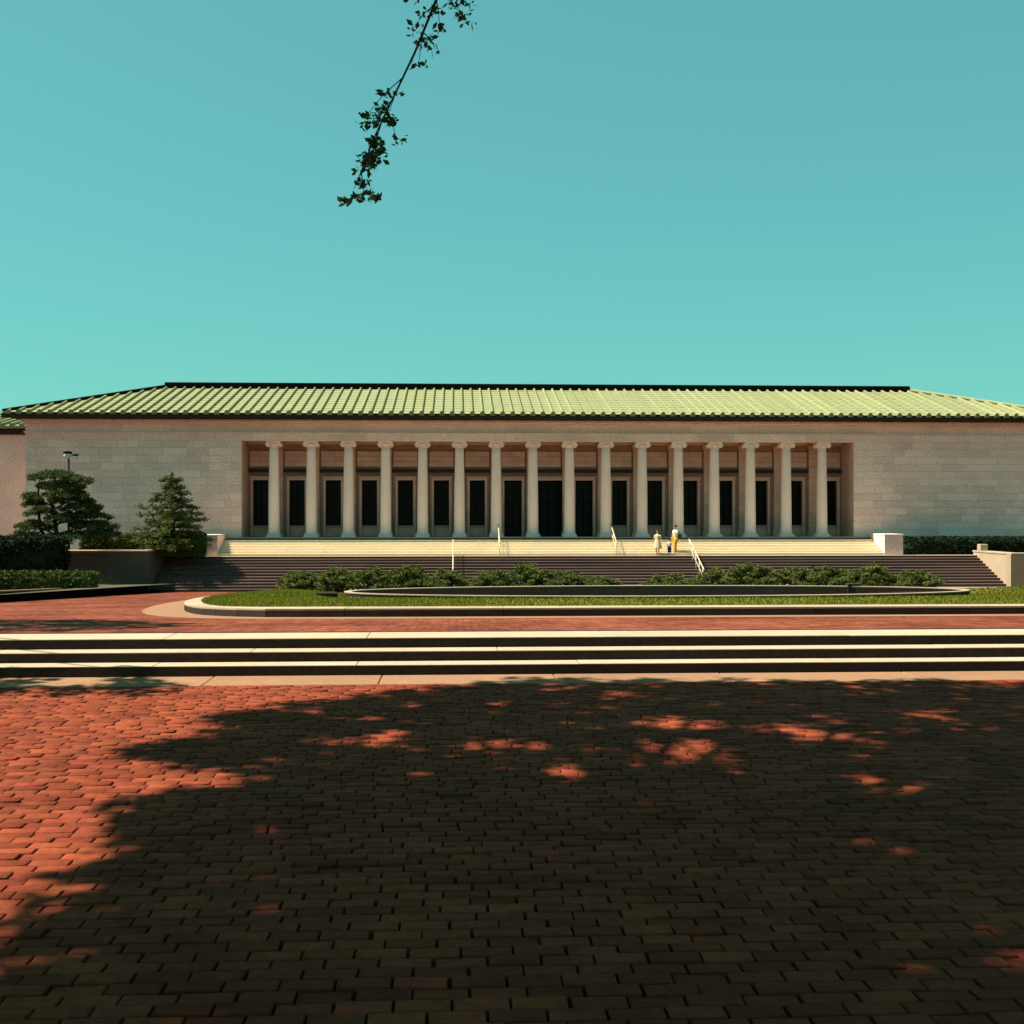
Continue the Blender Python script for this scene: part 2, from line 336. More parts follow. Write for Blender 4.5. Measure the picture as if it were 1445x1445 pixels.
kerb = empty('island_kerb', (-12, -47, gz(-47)), 'pale stone kerb with a wide flat top edging the grass island', 'kerb')
o_, i_ = ISL, inset(ISL, 0.45)
for s in range(50):
    ids = [(s*4+q) % 200 for q in range(5)]; mb = MB(); vs = []; ch = 0.012
    for q, a in enumerate(ids):
        p, w_ = o_[a], i_[a]
        if q in (0, 4):                       # open the joint by a few millimetres
            b2 = ids[1] if q == 0 else ids[3]; f_ = 0.008
            p = p.lerp(o_[b2], f_); w_ = w_.lerp(i_[b2], f_)
        zt = gz(p.y)+0.158; n_ = (w_-p).normalized()*ch
        vs += [(p.x, p.y, gz(p.y)-0.15), (p.x, p.y, zt-ch), (p.x+n_.x, p.y+n_.y, zt), (w_.x-n_.x, w_.y-n_.y, zt), (w_.x, w_.y, zt-0.25)]
    fs = []
    for q in range(4):
        for c in range(4): fs.append((q*5+c, q*5+c+1, q*5+6+c, q*5+5+c))
    fs += [(0,1,2,3,4), (24,23,22,21,20)]
    KL = kerb.location
    ks_ = mb.add([(x-KL.x, y-KL.y, z-KL.z-(0.032 if i % 5 in (1, 2, 3) else 0)) for i, (x, y, z) in enumerate(vs)], fs).build('kerb_stone', M['stone_shade'], kerb)  # kerb body darkened: shade on its front put into the colour
    cp = MB(); cv = []
    for q in range(5):
        (x0_, y0_, _), (x1_, y1_, zt_) = vs[q*5+1], vs[q*5+4]; zt = gz(y0_)+0.158
        cv += [(x0_-KL.x, y0_-KL.y, zt-0.031-KL.z), (x0_-KL.x, y0_-KL.y, zt-KL.z), (x1_-KL.x, y1_-KL.y, zt-KL.z), (x1_-KL.x, y1_-KL.y, zt-0.031-KL.z)]
    cf = [(0,1,2,3), (19,18,17,16)]
    for q in range(4):
        for c in range(4): cf.append((q*4+c, q*4+(c+1) % 4, q*4+4+(c+1) % 4, q*4+4+c))
    cp.add(cv, cf).build('coping', M['kerb'], ks_)

pool = empty('stone_pool', (PCX, PCY, PZ-0.9), 'long oval stone basin with a pale rim set in the lawn', 'pool')
NP = 120; T = [2*math.pi*i/NP for i in range(NP)]
def ring(d, z): return [((p := pool_pt(t, d)).x-PCX, p.y-PCY, z-(PZ-0.9)) for t in T]
def bands(loops, name, m, parent, smooth=False):
    vs = sum(loops, []); fs = []
    for a in range(len(loops)-1):
        for i in range(NP): j = (i+1) % NP; fs.append((a*NP+i, a*NP+j, a*NP+NP+j, a*NP+NP+i))
    return MB().add(vs, fs).build(name, m, parent, smooth)
bands([ring(0.24, PZ-1.2), ring(0.24, PZ-0.045)], 'outer_wall', M['stone_shade'], pool)
def wall_run(i0, i1, name, m):
    a = ring(0.0, PZ-0.045); b_ = ring(0.0, PZ-0.9); ids = [i % NP for i in range(i0, i1+1)]; n_ = len(ids)
    return MB().add([a[i] for i in ids] + [b_[i] for i in ids], [(q, q+1, n_+q+1, n_+q) for q in range(n_-1)]).build(name, m, pool)
wall_run(25, 116, 'inner_wall', M['poolw'])
wall_run(-4, 25, 'inner_wall', M['poolw'])
for s in range(30):                          # rim slabs
    mb = MB(); vs = []
    for q in range(5):
        t = 2*math.pi*((s*4+q) % NP)/NP + (0.0006 if q == 0 else (-0.0006 if q == 4 else 0))
        for d, z in ((-0.05, PZ-0.044), (-0.05, PZ), (0.27, PZ), (0.27, PZ-0.044)):
            p = pool_pt(t, d); vs.append((p.x-PCX, p.y-PCY, z-(PZ-0.9)))
    fs = [(0,1,2,3), (19,18,17,16)]
    for q in range(4):
        for c in range(4): fs.append((q*4+c, q*4+(c+1) % 4, q*4+4+(c+1) % 4, q*4+4+c))
    mb.add(vs, fs).build('rim_slab', M['kerb'], pool)
fl = MB(); fl.add(ring(0.0, PZ-0.80), [tuple(range(NP))]); fl.build('water', M['water'], pool)
p = at_y(1203, 831, PCY+PB*0.80)
tag(MB().bbox(p.x-0.32, p.x+0.32, p.y-0.30, p.y+0.10, PZ-0.5, PZ+0.12, 0.02).build('dark_block', M['stone_shade']), 'small dark block put at a dark gap in the sunlit inner pool wall', 'stone box')  # block placed at a dark gap in the wall
p = at_y(1111, 831, PCY+PB*0.93)
tag(MB().bbox(p.x-0.05, p.x+0.05, p.y-0.12, p.y-0.02, PZ-0.60, PZ+0.06, 0.01).build('marker_post', M['lime']), 'thin pale upright stone at the back wall of the pool', 'stone post')
p = on_drive(461, 839.5)
tag(MB().bbox(p.x-0.45, p.x+0.45, p.y-0.25, p.y+0.25, gz(p.y)-0.3, gz(p.y)+0.10, 0.02).build('drain_cover', M['stone_shade']), 'small dark drain box on the grass beside the pool tip', 'drain')

# ------------------------------------------------------------------ the low steps in the foreground
steps = empty('plaza_steps', (-6, -58.7, Z_LOW), 'three low steps with shade-coloured fronts and pale treads between the two brick pavements', 'steps')
SX0, SX1 = -34.0, 30.0; RY = [-58.73, -58.415, -58.10]; RH = 0.119
L0 = steps.location
for k in range(3):
    z1 = Z_LOW + RH*(k+1); yb = RY[k+1] if k < 2 else Y_STEP+0.62
    st = MB().box(SX0-L0.x, SX1-L0.x, RY[k]+0.012-L0.y, (yb+0.25)-L0.y, -0.3, z1-0.0135-L0.z).build('step', M['stone_shade'], steps)  # risers darkened: shade on the step fronts put into the stone
    x = SX0 + random.random()*1.0
    xs = [SX0]
    while x < SX1: xs.append(x); x += random.uniform(2.2, 3.0)
    xs.append(SX1)
    for a, b in zip(xs[:-1], xs[1:]):
        zz = (z1 - L0.z) + random.uniform(-0.0015, 0.0015)
        MB().bbox(a+0.003-L0.x, b-0.003-L0.x, RY[k]+random.uniform(-0.003, 0.003)-L0.y, (yb+0.012 if k < 2 else yb)-L0.y, zz-0.0115, zz, 0.004).build('tread_slab', M['lime'], st)

# lower pavement: gutter slabs, bed and bricks
YG0, YG1 = -59.42, -58.725
low = tag(MB().add([(-60,-400,Z_LOW-0.030),(60,-400,Z_LOW-0.030),(60,YG1+0.3,Z_LOW-0.030),(-60,YG1+0.3,Z_LOW-0.030)], [(0,1,2,3)]).build('lower_pavement', M['bed']), kind='structure')
x = -30.0
while x < 26:
    w = random.uniform(1.5, 2.3); MB().bbox(x+0.004, x+w-0.004, YG0, YG1, Z_LOW-0.12, Z_LOW+random.uniform(-0.002, 0.003), 0.008).build('gutter_slab', M['concrete'], low); x += w
BW, BH = 0.222, 0.104
def brick_verts(w, h, t=0.045, c=0.0045):
    a, b = w/2, h/2
    return np.array([(-a,-b,-t),(a,-b,-t),(a,b,-t),(-a,b,-t),(-a,-b,-c),(a,-b,-c),(a,b,-c),(-a,b,-c),(-a+c,-b+c,0),(a-c,-b+c,0),(a-c,b-c,0),(-a+c,b-c,0)])
BF = [(8,9,10,11)] + [(i, (i+1) % 4, 4+(i+1) % 4, 4+i) for i in range(4)] + [(4+i, 4+(i+1) % 4, 8+(i+1) % 4, 8+i) for i in range(4)]
rows = int((YG0 + 73.5)/BH); cand = []
for r in range(rows):
    y = YG0 - (r+0.5)*BH - 0.004; dist = YG0 - y
    off = (0.5 if r % 2 else 0.0)*BW + random.uniform(-0.055, 0.055); wav = 0.012*math.sin(r*0.7)
    half = 5.2 + 0.55*(y+71.8)
    n0 = int(-(half+1.2)/BW); n1 = int((half+2.6)/BW)
    for q in range(n0, n1):
        x = CAM.x + 0.4 + q*BW + off
        cand.append((x + random.uniform(-0.004, 0.004), y + 0.006*math.sin(x*1.3+r*0.05) + random.uniform(-0.003, 0.003)))
info = []
for x, y in cand:
    dx, dy = x-CAM.x, y-CAM.y; dep = dx*math.sin(YAW)+dy*math.cos(YAW); xc = dx*math.cos(YAW)-dy*math.sin(YAW)
    vis = dep > 4.15 and abs(xc/dep) < 0.445
    info.append((-(1/dep**3) if vis else 1.0, x, y))
info.sort()
B1 = MB().add([tuple(v) for v in brick_verts(BW-0.012, BH-0.005)], BF).mesh('brick', M['brick'])
def jit(): return random.gauss(0, 0.0028) - (random.uniform(0.004, 0.008) if random.random() < 0.04 else 0)
for s, x, y in info[:300]:
    o = link('brick', B1, low, (x, y, Z_LOW + max(-0.008, min(0.006, jit())))); o.rotation_euler = (random.gauss(0, 0.018), random.gauss(0, 0.010), random.gauss(0, 0.012))
base = brick_verts(BW-0.012, BH-0.005); VV = []; FF = []; AT = []; BFa = np.array(BF)
for n_, (s, x, y) in enumerate(info[300:]):
    rx, ry, rz = random.gauss(0, 0.020), random.gauss(0, 0.011), random.gauss(0, 0.014); v = base.copy()
    v[:, 2] += v[:, 1]*rx - v[:, 0]*ry; X = v[:, 0] - v[:, 1]*rz; Yv = v[:, 1] + v[:, 0]*rz; v[:, 0] = X; v[:, 1] = Yv
    v += (x, y, Z_LOW + max(-0.009, min(0.006, jit()))); VV.append(v); FF.append(BFa + 12*n_); AT += [random.random()]*9
tag(link('brick_field', np_mesh('brick_field', np.concatenate(VV), np.concatenate(FF), M['brickf'], attr=AT), low), kind='stuff')

# ------------------------------------------------------------------ terrace, stairs and walls
ZT = -1.05; XL, XR = -22.8, 25.5
ter = MB().box(-70, 60, -3.50, 40, -4.0, ZT-0.004)
ter.box(-70, XL-0.62, -7.95, -3.50, -4.0, -0.95); ter.box(XR+0.62, 60, -7.95, -3.50, -4.0, -0.95)
tag(ter.build('terrace', M['wallbr']), kind='structure')
low_st = empty('lower_stairs', (1.3, -7.9, -2.85), 'broad flight of dark granite steps rising from the drive to the terrace', 'stairs')
N = 12; RUN = 0.367
for k in range(N):
    y0 = -7.9 + k*RUN; z1 = -2.85 + 0.15*(k+1); yb = y0+RUN+0.10 if k < N-1 else -3.15
    st = MB().box(XL-1.3, XR-1.3, y0+0.015+7.9, yb+7.9, z1-0.30+2.85, z1-0.017+2.85).build('step', M['stair_gr'], low_st)
    MB().bbox(XL+0.002-1.3, XR-0.002-1.3, y0+7.9, yb-0.002+7.9-(0.08 if k < N-1 else 0), z1-0.016+2.85, z1+2.85, 0.006).build('tread', M['lime'] if k == N-1 else M['stair_lit'], st)
up_st = empty('upper_stairs', (0, -3.2, ZT), 'flight of bright white marble steps leading up to the colonnade', 'stairs')
NU = 7; RU = 0.385
for k in range(NU):
    y0 = -3.30 + k*RU; z1 = 0.15*(k+1)
    x = -20.0; st = MB().box(-20.0, 20.0, y0+0.02+3.2, (y0+RU+0.3 if k < NU-1 else 0.45)+3.2, z1-0.2, z1-0.045).build('step', M['marble_w'] if k < NU-1 else M['wallbr'], up_st)  # top step darkened: eave shade put into its stone colour
    xs = [-20.0]; x = -20 + random.uniform(1.5, 3)
    while x < 19: xs.append(x); x += random.uniform(2.4, 3.2)
    xs.append(20.0)
    for a, b in zip(xs[:-1], xs[1:]):
        MB().bbox(a+0.002, b-0.002, y0+3.2, (y0+RU+0.02 if k < NU-1 else 0.45)+3.2, z1-0.044, z1+random.uniform(-0.001, 0.001), 0.006).build('tread_slab', M['marble_w'] if k < NU-1 else M['porch'], st)
for s, lab in ((-1, 'pinkish marble cheek block ending the white steps beside the cone shaped tree'), (1, 'marble cheek block ending the white steps with a sunlit inner side')):
    e_ = empty('cheek_block', (s*20.58, -2.2, ZT), lab, 'stone block')
    MB().bbox(-0.565, 0.565, -1.15, 1.78, 0, 1.18, 0.015).build('block', M['marble'], e_)
    MB().bbox(-0.585, 0.585, -1.17, 1.79, 1.181, 1.27, 0.012).build('cap', M['marble'], e_)
# retaining walls either side of the lower stairs
def retaining(name, x0, x1, zt, m, mc, label):
    e_ = empty(name, ((x0+x1)/2, -7.9, -2.85), label, 'wall'); cx = (x0+x1)/2
    inner_x = x1 if x0 < 0 else x0; sgn = -1 if x0 < 0 else 1
    MB().box(x0-cx, x1-cx, -0.15, 0.45, -0.3, zt+2.75).build('front', m, e_)
    a, b = (inner_x-0.6, inner_x) if sgn < 0 else (inner_x, inner_x+0.6)
    MB().box(a-cx, b-cx, 0.4501, 4.6, -0.3, zt+2.75).build('return', m, e_)
    n = max(1, int((x1-x0)/2.2)); w = (x1-x0)/n
    for i in range(n): MB().bbox(x0+i*w+0.004-cx, x0+(i+1)*w-0.004-cx, -0.20, 0.50, zt+2.751, zt+2.85, 0.01).build('coping_slab', mc, e_)
    MB().bbox(a-0.03-cx, b+0.03-cx, 0.502, 4.65, zt+2.751, zt+2.85, 0.01).build('coping_slab', mc, e_)
    return e_
retaining('retaining_wall', -46, XL-0.02, -0.53, M['wallbr'], M['porch'], 'brown stone retaining wall beside the stairs below the hedge and pines')
retaining('stair_cheek_wall', XR+0.02, 46, -0.77, M['lime'], M['lime'], 'pale stone wall closing the dark stairs, its stair side in the sun')
p = at_y(1368, 778, -3.9)
tag(MB().bbox(25.56, 26.0, -4.2, -3.75, -0.769, -0.38, 0.02).build('stone_pedestal', M['lime']), 'small pale stone cube standing on the sunlit stair wall', 'pedestal')
# curved planter wall at the left of the drive
pw = [on_drive(-120, 858), on_drive(-40, 851), on_drive(28, 845.5), on_drive(80, 841.5), on_drive(125, 838.5), on_drive(160, 836.2), on_drive(185, 834.6)]
pl = empty('planter_wall', pw[3], 'low dark curving wall edging the bed under the clipped hedge', 'wall')
for a, b in zip(pw[:-1], pw[1:]):
    d = (b-a).normalized(); nr = Vector((-d.y, d.x, 0)).normalized()*0.35; mb = MB(); mc = MB(); g_ = d*0.006
    def q(p, o, z, pp=pl.location): return (p.x+o.x-pp.x, p.y+o.y-pp.y, gz(p.y)+z-pp.z)
    for m_, z0, z1, s in ((mb, -0.4, 0.29, 1.0), (mc, 0.291, 0.335, 1.12)):
        o0 = nr*(1-s); o1 = nr*s
        m_.add([q(a+g_, o0, z0), q(b-g_, o0, z0), q(b-g_, o1, z0), q(a+g_, o1, z0), q(a+g_, o0, z1), q(b-g_, o0, z1), q(b-g_, o1, z1), q(a+g_, o1, z1)],
               [(0,3,2,1),(4,5,6,7),(0,1,5,4),(1,2,6,5),(2,3,7,6),(3,0,4,7)])
    w_ = mb.build('wall_stone', M['stone_shade'], pl); mc.build('coping_stone', M['concrete'], pl)
bed = MB(); bp = [(p.x, p.y, gz(p.y)+0.2) for p in pw] ; bq = [(p.x-2, -7.85, gz(-8)+0.45) for p in pw]
bed.add(bp+bq, [(i, i+1, len(pw)+i+1, len(pw)+i) for i in range(len(pw)-1)])
tag(bed.build('planting_bed', M['soil']), kind='structure')

# ------------------------------------------------------------------ the museum
WX = 32.2; PX = 19.15; ZC = 5.97; ZF = 0.0; DP = 2.0
mus = empty('museum_building', (0, 0, ZF), 'long pale marble museum with an Ionic colonnade and green tiled roof', 'museum')
core = MB(); core.box(-WX+0.06, -PX-0.001, -0.30, 19, -1.04, 6.0); core.box(PX+0.001, WX-0.06, -0.30, 19, -1.04, 6.0)
core.box(-PX, PX, 4.2, 19, -1.04, 6.0); core.box(-WX+0.06, WX-0.06, 0.5, 19, 6.21, 7.3)
core.build('core_wall', M['porch'], mus)
# wing walls of ashlar blocks
CH = ZC/13
for s in (-1, 1):
    x0, x1 = (-WX, -PX) if s < 0 else (PX, WX)
    wl = MB().box(x0+0.01, x1-0.01, -0.30, -0.296, -1.0, 5.96).build('wall', M['marble'], mus)
    pl_ = MB(); pl_.bbox(x0-0.06, x1+0.06, -0.52, -0.302, -1.04, -0.02, 0.02); pl_.build('plinth', M['marble'], wl)
    for r in range(13):
        z0 = r*CH; xs = [x0]; x = x0 + (0.65 if r % 2 else 1.3)
        while x < x1-0.5: xs.append(x); x += random.choice((1.15, 1.3, 1.3, 1.45))
        xs.append(x1)
        for a, b in zip(xs[:-1], xs[1:]):
            MB().bbox(a+0.004, b-0.004, -0.40+random.uniform(-0.004, 0.004), -0.302, z0+0.004, z0+CH-0.004, 0.006).build('stone_block', M['marble'], wl)
# portico ceiling and entablature
MB().box(-PX, PX, -0.30, DP+2.2, 6.10, 6.20).build('portico_ceiling', M['porch'], mus)
def beam(name, y0, y1, z0, z1, m, joint, c=0.01, ext=0.0, parent=None):
    n = int((2*WX)/joint); w = (2*WX+2*ext)/n
    e_ = None
    for i in range(n):
        a = -WX-ext+i*w
        MB().bbox(a+0.003, a+w-0.003, y0+random.uniform(-0.002, 0.002), y1, z0, z1, c).build(name, m, parent or mus)
beam('architrave_stone', -0.42, 0.42, ZC, 6.40, M['marble'], 2.30)
MB().bbox(-WX-0.08, WX+0.08, -0.50, 0.42, 6.402, 6.49, 0.02).build('taenia', M['marble'], mus)
beam('frieze_stone', -0.415, 0.40, 6.492, 6.95, M['marble'], 2.9)
MB().bbox(-WX-0.12, WX+0.12, -0.56, 0.40, 6.952, 7.04, 0.02).build('bed_mould', M['marble'], mus)
MB().bbox(-WX-0.20, WX+0.20, -0.66, 0.40, 7.042, 7.25, 0.03).build('cornice', M['marble'], mus)
# soffit brackets
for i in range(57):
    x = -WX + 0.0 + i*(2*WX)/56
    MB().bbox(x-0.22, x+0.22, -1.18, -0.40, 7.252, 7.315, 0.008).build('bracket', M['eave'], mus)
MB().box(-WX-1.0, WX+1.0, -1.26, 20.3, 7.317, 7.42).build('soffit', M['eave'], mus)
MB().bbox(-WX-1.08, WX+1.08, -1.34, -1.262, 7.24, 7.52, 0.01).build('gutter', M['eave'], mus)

# columns
def capital_mesh():
    mb = MB()
    mb.lathe([(0.275,0.0),(0.31,0.03),(0.275,0.06),(0.275,0.10),(0.36,0.17),(0.37,0.20)], n=24)
    for sx in (-1, 1):                       # volute scrolls, front to back
        for sy in (-1, 1):
            cx = sx*0.34; n = 18; prof = [(0.025,0.02),(0.05,0.045),(0.09,0.03),(0.115,0.05),(0.145,0.045),(0.150,0.0),(0.105,-0.30)]
            vs = []; fs = []
            for r, d in prof:
                for i in range(n): a = 2*math.pi*i/n; vs.append((cx+r*math.cos(a), sy*(0.30+d), 0.165+r*math.sin(a)))
            for k in range(len(prof)-1):
                for i in range(n): j = (i+1) % n; fs.append((k*n+i, k*n+j, k*n+n+j, k*n+n+i))
            fs.append(tuple(range(n))); mb.add(vs, fs)
        
    mb.bbox(-0.36, 0.36, -0.33, 0.33, 0.225, 0.315, 0.02)
    mb.bbox(-0.43, 0.43, -0.39, 0.39, 0.316, 0.388, 0.018)
    return mb.mesh('capital', M['column'], False)
def shaft_mesh():
    prof = []; H0, H1 = 0.26, 5.58
    for i in range(15):
        t = i/14; r = 0.345*(1-t) + 0.268*t + 0.012*math.sin(math.pi*t); prof.append((r, H0+(H1-H0)*t))
    prof = [(0.375, H0), (0.375, H0+0.03)] + [(0.350, H0+0.06)] + prof[1:]
    return MB().lathe(prof, n=28).mesh('column', M['column'], True)
def base_mesh():
    mb = MB(); mb.bbox(-0.44, 0.44, -0.44, 0.44, 0.0, 0.105, 0.012)
    prof = [(0.43,0.106),(0.455,0.125),(0.455,0.15),(0.42,0.17),(0.385,0.185),(0.385,0.20),(0.41,0.215),(0.415,0.235),(0.39,0.2595)]
    mb.lathe(prof, n=28); return mb.mesh('base', M['column'])
SM, CM, BM_ = shaft_mesh(), capital_mesh(), base_mesh(); SP = 2.297
for i in range(16):
    c = link('column', SM, mus, ((i-7.5)*SP, 0, 0.001)); link('base', BM_, c); link('capital', CM, c, (0, 0, 5.575))

# portico back wall with windows and doors
ZW0, ZW1 = 0.69, 3.59
bw = MB(); edges = [-PX]
OP = []
for i in range(17):
    c = (i-8)*SP; hw = 1.02 if i == 8 else (0.56 if i in (7, 9) else 0.485)
    OP.append((c, hw, i in (7, 8, 9))); edges += [c-hw, c+hw]
edges.append(PX)
for a, b in zip(edges[0::2], edges[1::2]): bw.box(a, b, DP, DP+0.5, 0, ZW1-0.001)
bw.box(-PX, PX, DP, DP+0.5, ZW1, 6.10)
bw.build('portico_wall', M['porch_shade'], mus)
PILm = MB().bbox(-0.25, 0.25, -0.145, -0.002, 0.28, 5.62, 0.005).mesh('pilaster', M['porch_shade']); PBH = (5.62-0.28)/9
PKm = MB().bbox(-0.265, 0.265, -0.175, -0.004, 0.007, PBH-0.007, 0.008).mesh('pilaster_block', M['porch'])
PB_ = MB().bbox(-0.34, 0.34, -0.22, -0.002, 0.0, 0.278, 0.02).mesh('base', M['porch']); PC_ = MB(); PC_.bbox(-0.33, 0.33, -0.20, -0.002, 5.622, 5.80, 0.02); PC_.bbox(-0.38, 0.38, -0.24, -0.002, 5.802, 5.88, 0.01); PCm = PC_.mesh('capital', M['porch'])
for i in range(16):
    x = (i-7.5)*SP; q_ = link('pilaster', PILm, mus, (x, DP, 0)); link('base', PB_, q_); link('capital', PCm, q_)
    for k in range(9): link('pilaster_block', PKm, q_, (0, 0, 0.28+k*PBH))
for i, (c, hw, door) in enumerate(OP):
    z0 = 0.0 if door else ZW0
    fr = MB(); t = 0.16
    for sx in (-1, 1): fr.bbox(min(sx*(hw+0.002), sx*(hw+t)), max(sx*(hw+0.002), sx*(hw+t)), -0.09, -0.002, 0.0, ZW1-0.002, 0.01)
    fr.bbox(-hw-t, hw+t, -0.09, -0.002, ZW1, ZW1+0.20, 0.01); fr.bbox(-hw-t-0.05, hw+t+0.05, -0.17, -0.002, ZW1+0.202, ZW1+0.26, 0.01)
    wn = fr.build('door' if door else 'window', M['porch'], mus); wn.location = (c, DP, 0)
    if not door:
        MB().bbox(-hw+0.001, hw-0.001, 0.06, 0.3, 0.0, ZW0-0.06, 0.01).build('apron_panel', M['porch'], wn)
        MB().bbox(-hw+0.001, hw-0.001, -0.04, 0.3, ZW0-0.058, ZW0, 0.01).build('sill', M['porch'], wn)
    gr = MB(); yy = 0.24
    nx = 4 if hw > 0.9 else 2
    for k in range(nx+1):
        x = -hw + 2*hw*k/nx; x = min(max(x, -hw+0.03), hw-0.03); gr.box(x-0.028, x+0.028, yy, yy+0.06, z0+0.002, ZW1-0.002)
    for k in range(6):
        z = z0 + 0.04 + (ZW1-z0-0.08)*k/5; gr.box(-hw+0.061, hw-0.061, yy+0.005, yy+0.05, z-0.03, z+0.03)
    gr.build('grille' if not door else 'door_leaf', M['bronze'], wn)
    MB().box(-hw+0.001, hw-0.001, 0.34, 0.36, z0+0.001, ZW1-0.001).build('pane', M['glass'], wn)
    # string course and panel above
    w_ = SP/2-0.30
    if abs(c) + w_ > PX: w_ = PX-abs(c)-0.02
    MB().bbox(c-w_, c+w_, DP-0.20, DP-0.003, 4.08, 4.30, 0.03).build('string_course', M['eave'], mus)
    q_ = MB().bbox(-w_+0.05, w_-0.05, -0.03, -0.002, 4.42, 5.50, 0.01).build('panel', M['porch_shade'], mus); q_.location = (c, DP, 0)
    for k in range(3):
        cut = random.uniform(-0.3, 0.3)
        for a, b in ((-w_+0.09, cut-0.008), (cut+0.008, w_-0.09)): MB().bbox(a, b, -0.075, -0.031, 4.46+k*0.335, 4.46+(k+1)*0.335-0.014, 0.008).build('panel_block', M['porch'], q_)
MB().bbox(-PX, PX, DP-0.12, DP-0.003, 5.882, 6.098, 0.02).build('wall_cornice', M['porch'], mus)

# roof
EY, EZ, EX = -1.40, 7.57, WX+1.10; RYD = 8.2; RZ = 9.95
RX = 25.4
tn = (RZ-EZ)/RYD
roof_m = MB(); NC = 11
for cidx in range(NC):                        # overlapping tile courses, front slope
    t0, t1 = cidx/NC, (cidx+1)/NC; y0, y1 = EY+RYD*t0, EY+RYD*t1; z0, z1 = EZ+0.02+(RZ-EZ)*t0, EZ+(RZ-EZ)*t1
    xa = EX-(EX-RX)*t0; xb = EX-(EX-RX)*t1
    roof_m.add([(-xa,y0,z0),(xa,y0,z0),(xb,y1,z1),(-xb,y1,z1),(-xa,y0,z0-0.02),(xa,y0,z0-0.02)], [(0,1,2,3),(4,5,1,0)])
YB = EY+2*RYD
roof_m.add([(-EX,YB,EZ),(EX,YB,EZ),(RX,EY+RYD,RZ),(-RX,EY+RYD,RZ)], [(1,0,3,2)])
roof_m.add([(-EX,EY,EZ),(-EX,YB,EZ),(-RX,EY+RYD,RZ)], [(0,2,1)]); roof_m.add([(EX,EY,EZ),(EX,YB,EZ),(RX,EY+RYD,RZ)], [(0,1,2)])
roof_m.add([(-EX,EY,EZ-0.002),(EX,EY,EZ-0.002),(EX,YB,EZ-0.002),(-EX,YB,EZ-0.002)], [(0,3,2,1)])
roof = roof_m.build('roof', M['tile_b'], mus)
PIT = 0.62; nrib = int(EX/PIT); SEG = RYD/NC
ant = MB(); ant.add([(-0.15,0,0),(0.15,0,0),(0.16,0,0.14),(0.09,0,0.24),(0,0,0.29),(-0.09,0,0.24),(-0.16,0,0.14),
                     (-0.15,0.06,0),(0.15,0.06,0),(0.16,0.06,0.14),(0.09,0.06,0.24),(0,0.06,0.29),(-0.09,0.06,0.24),(-0.16,0.06,0.14)],
                    [(0,1,2,3,4,5,6),(13,12,11,10,9,8,7)] + [(i, 7+i, 7+(i+1) % 7, (i+1) % 7) for i in range(7)])
antm = ant.mesh('antefix', M['tile'])
ribs = {}
for i in range(-nrib, nrib+1):
    x = i*PIT; tmax = 1.0 if abs(x) <= RX else (EX-abs(x))/(EX-RX)
    ln = round(max(0.05, tmax*RYD-0.1), 3)
    if ln not in ribs:
        mb = MB(); y = 0.0
        while y < ln-0.02:
            y2 = min(y+SEG, ln); ns = 7; vs = []
            for yy, r, lift in ((y, 0.098, 0.022), (y2+0.0, 0.094, 0.020)):
                for a in range(ns):
                    an = math.pi*a/(ns-1); vs.append((r*math.cos(an), yy, yy*tn + lift + r*1.5*math.sin(an)))
            fs = [(a, a+1, ns+a+1, ns+a) for a in range(ns-1)] + [tuple(range(ns))]
            mb.add(vs, fs); y = y2
        ribs[ln] = mb.mesh('tile_rib', M['tile'], False)
    link('tile_rib', ribs[ln], roof, (x, EY+0.03, EZ))
    link('antefix', antm, roof, (x, EY-0.045, EZ-0.10))
MB().bbox(-RX-0.15, RX+0.15, EY+RYD-0.28, EY+RYD+0.28, RZ-0.06, RZ+0.36, 0.04).build('ridge_cap', M['bronze'], roof)
for s in (-1, 1):
    MB().tube([(s*(EX-0.1), EY+0.10, EZ+0.10), (s*(RX+0.1), EY+RYD-0.1, RZ+0.10)], 0.11, 8).build('hip_cap', M['bronze'] if s < 0 else M['tile'], roof)  # left cap darkened: its shaded side put into the colour
# neighbouring wing at the left, set back
wg = empty('side_wing', (-42, 6, -1.04), 'lower side wing with pale wall and tiled eave behind the museum corner', 'building')
MB().box(-10, 9.65, -0.5, 12, 0, 7.7).build('wall', M['marble'], wg)
MB().bbox(-10, 9.66, -0.72, 12, 7.702, 8.1, 0.02).build('cornice', M['eave'], wg)
rf = MB().add([(-10,-1.3,8.1),(9.68,-1.3,8.1),(9.68,-1.3,8.25),(-10,-1.3,8.25),(9.68,6,9.6),(-10,6,9.6),(9.68,6,8.1),(-10,6,8.1)], [(0,1,2,3),(3,2,4,5),(1,6,4,2),(0,3,5,7),(6,7,5,4),(0,7,6,1)]).build('roof', M['tile_b'], wg)
for i in range(31): MB().tube([(9.5-i*0.62,-1.36,8.30),(9.5-i*0.62,5.9,9.66)], 0.12, 6).build('tile_rib', M['tile'], rf)

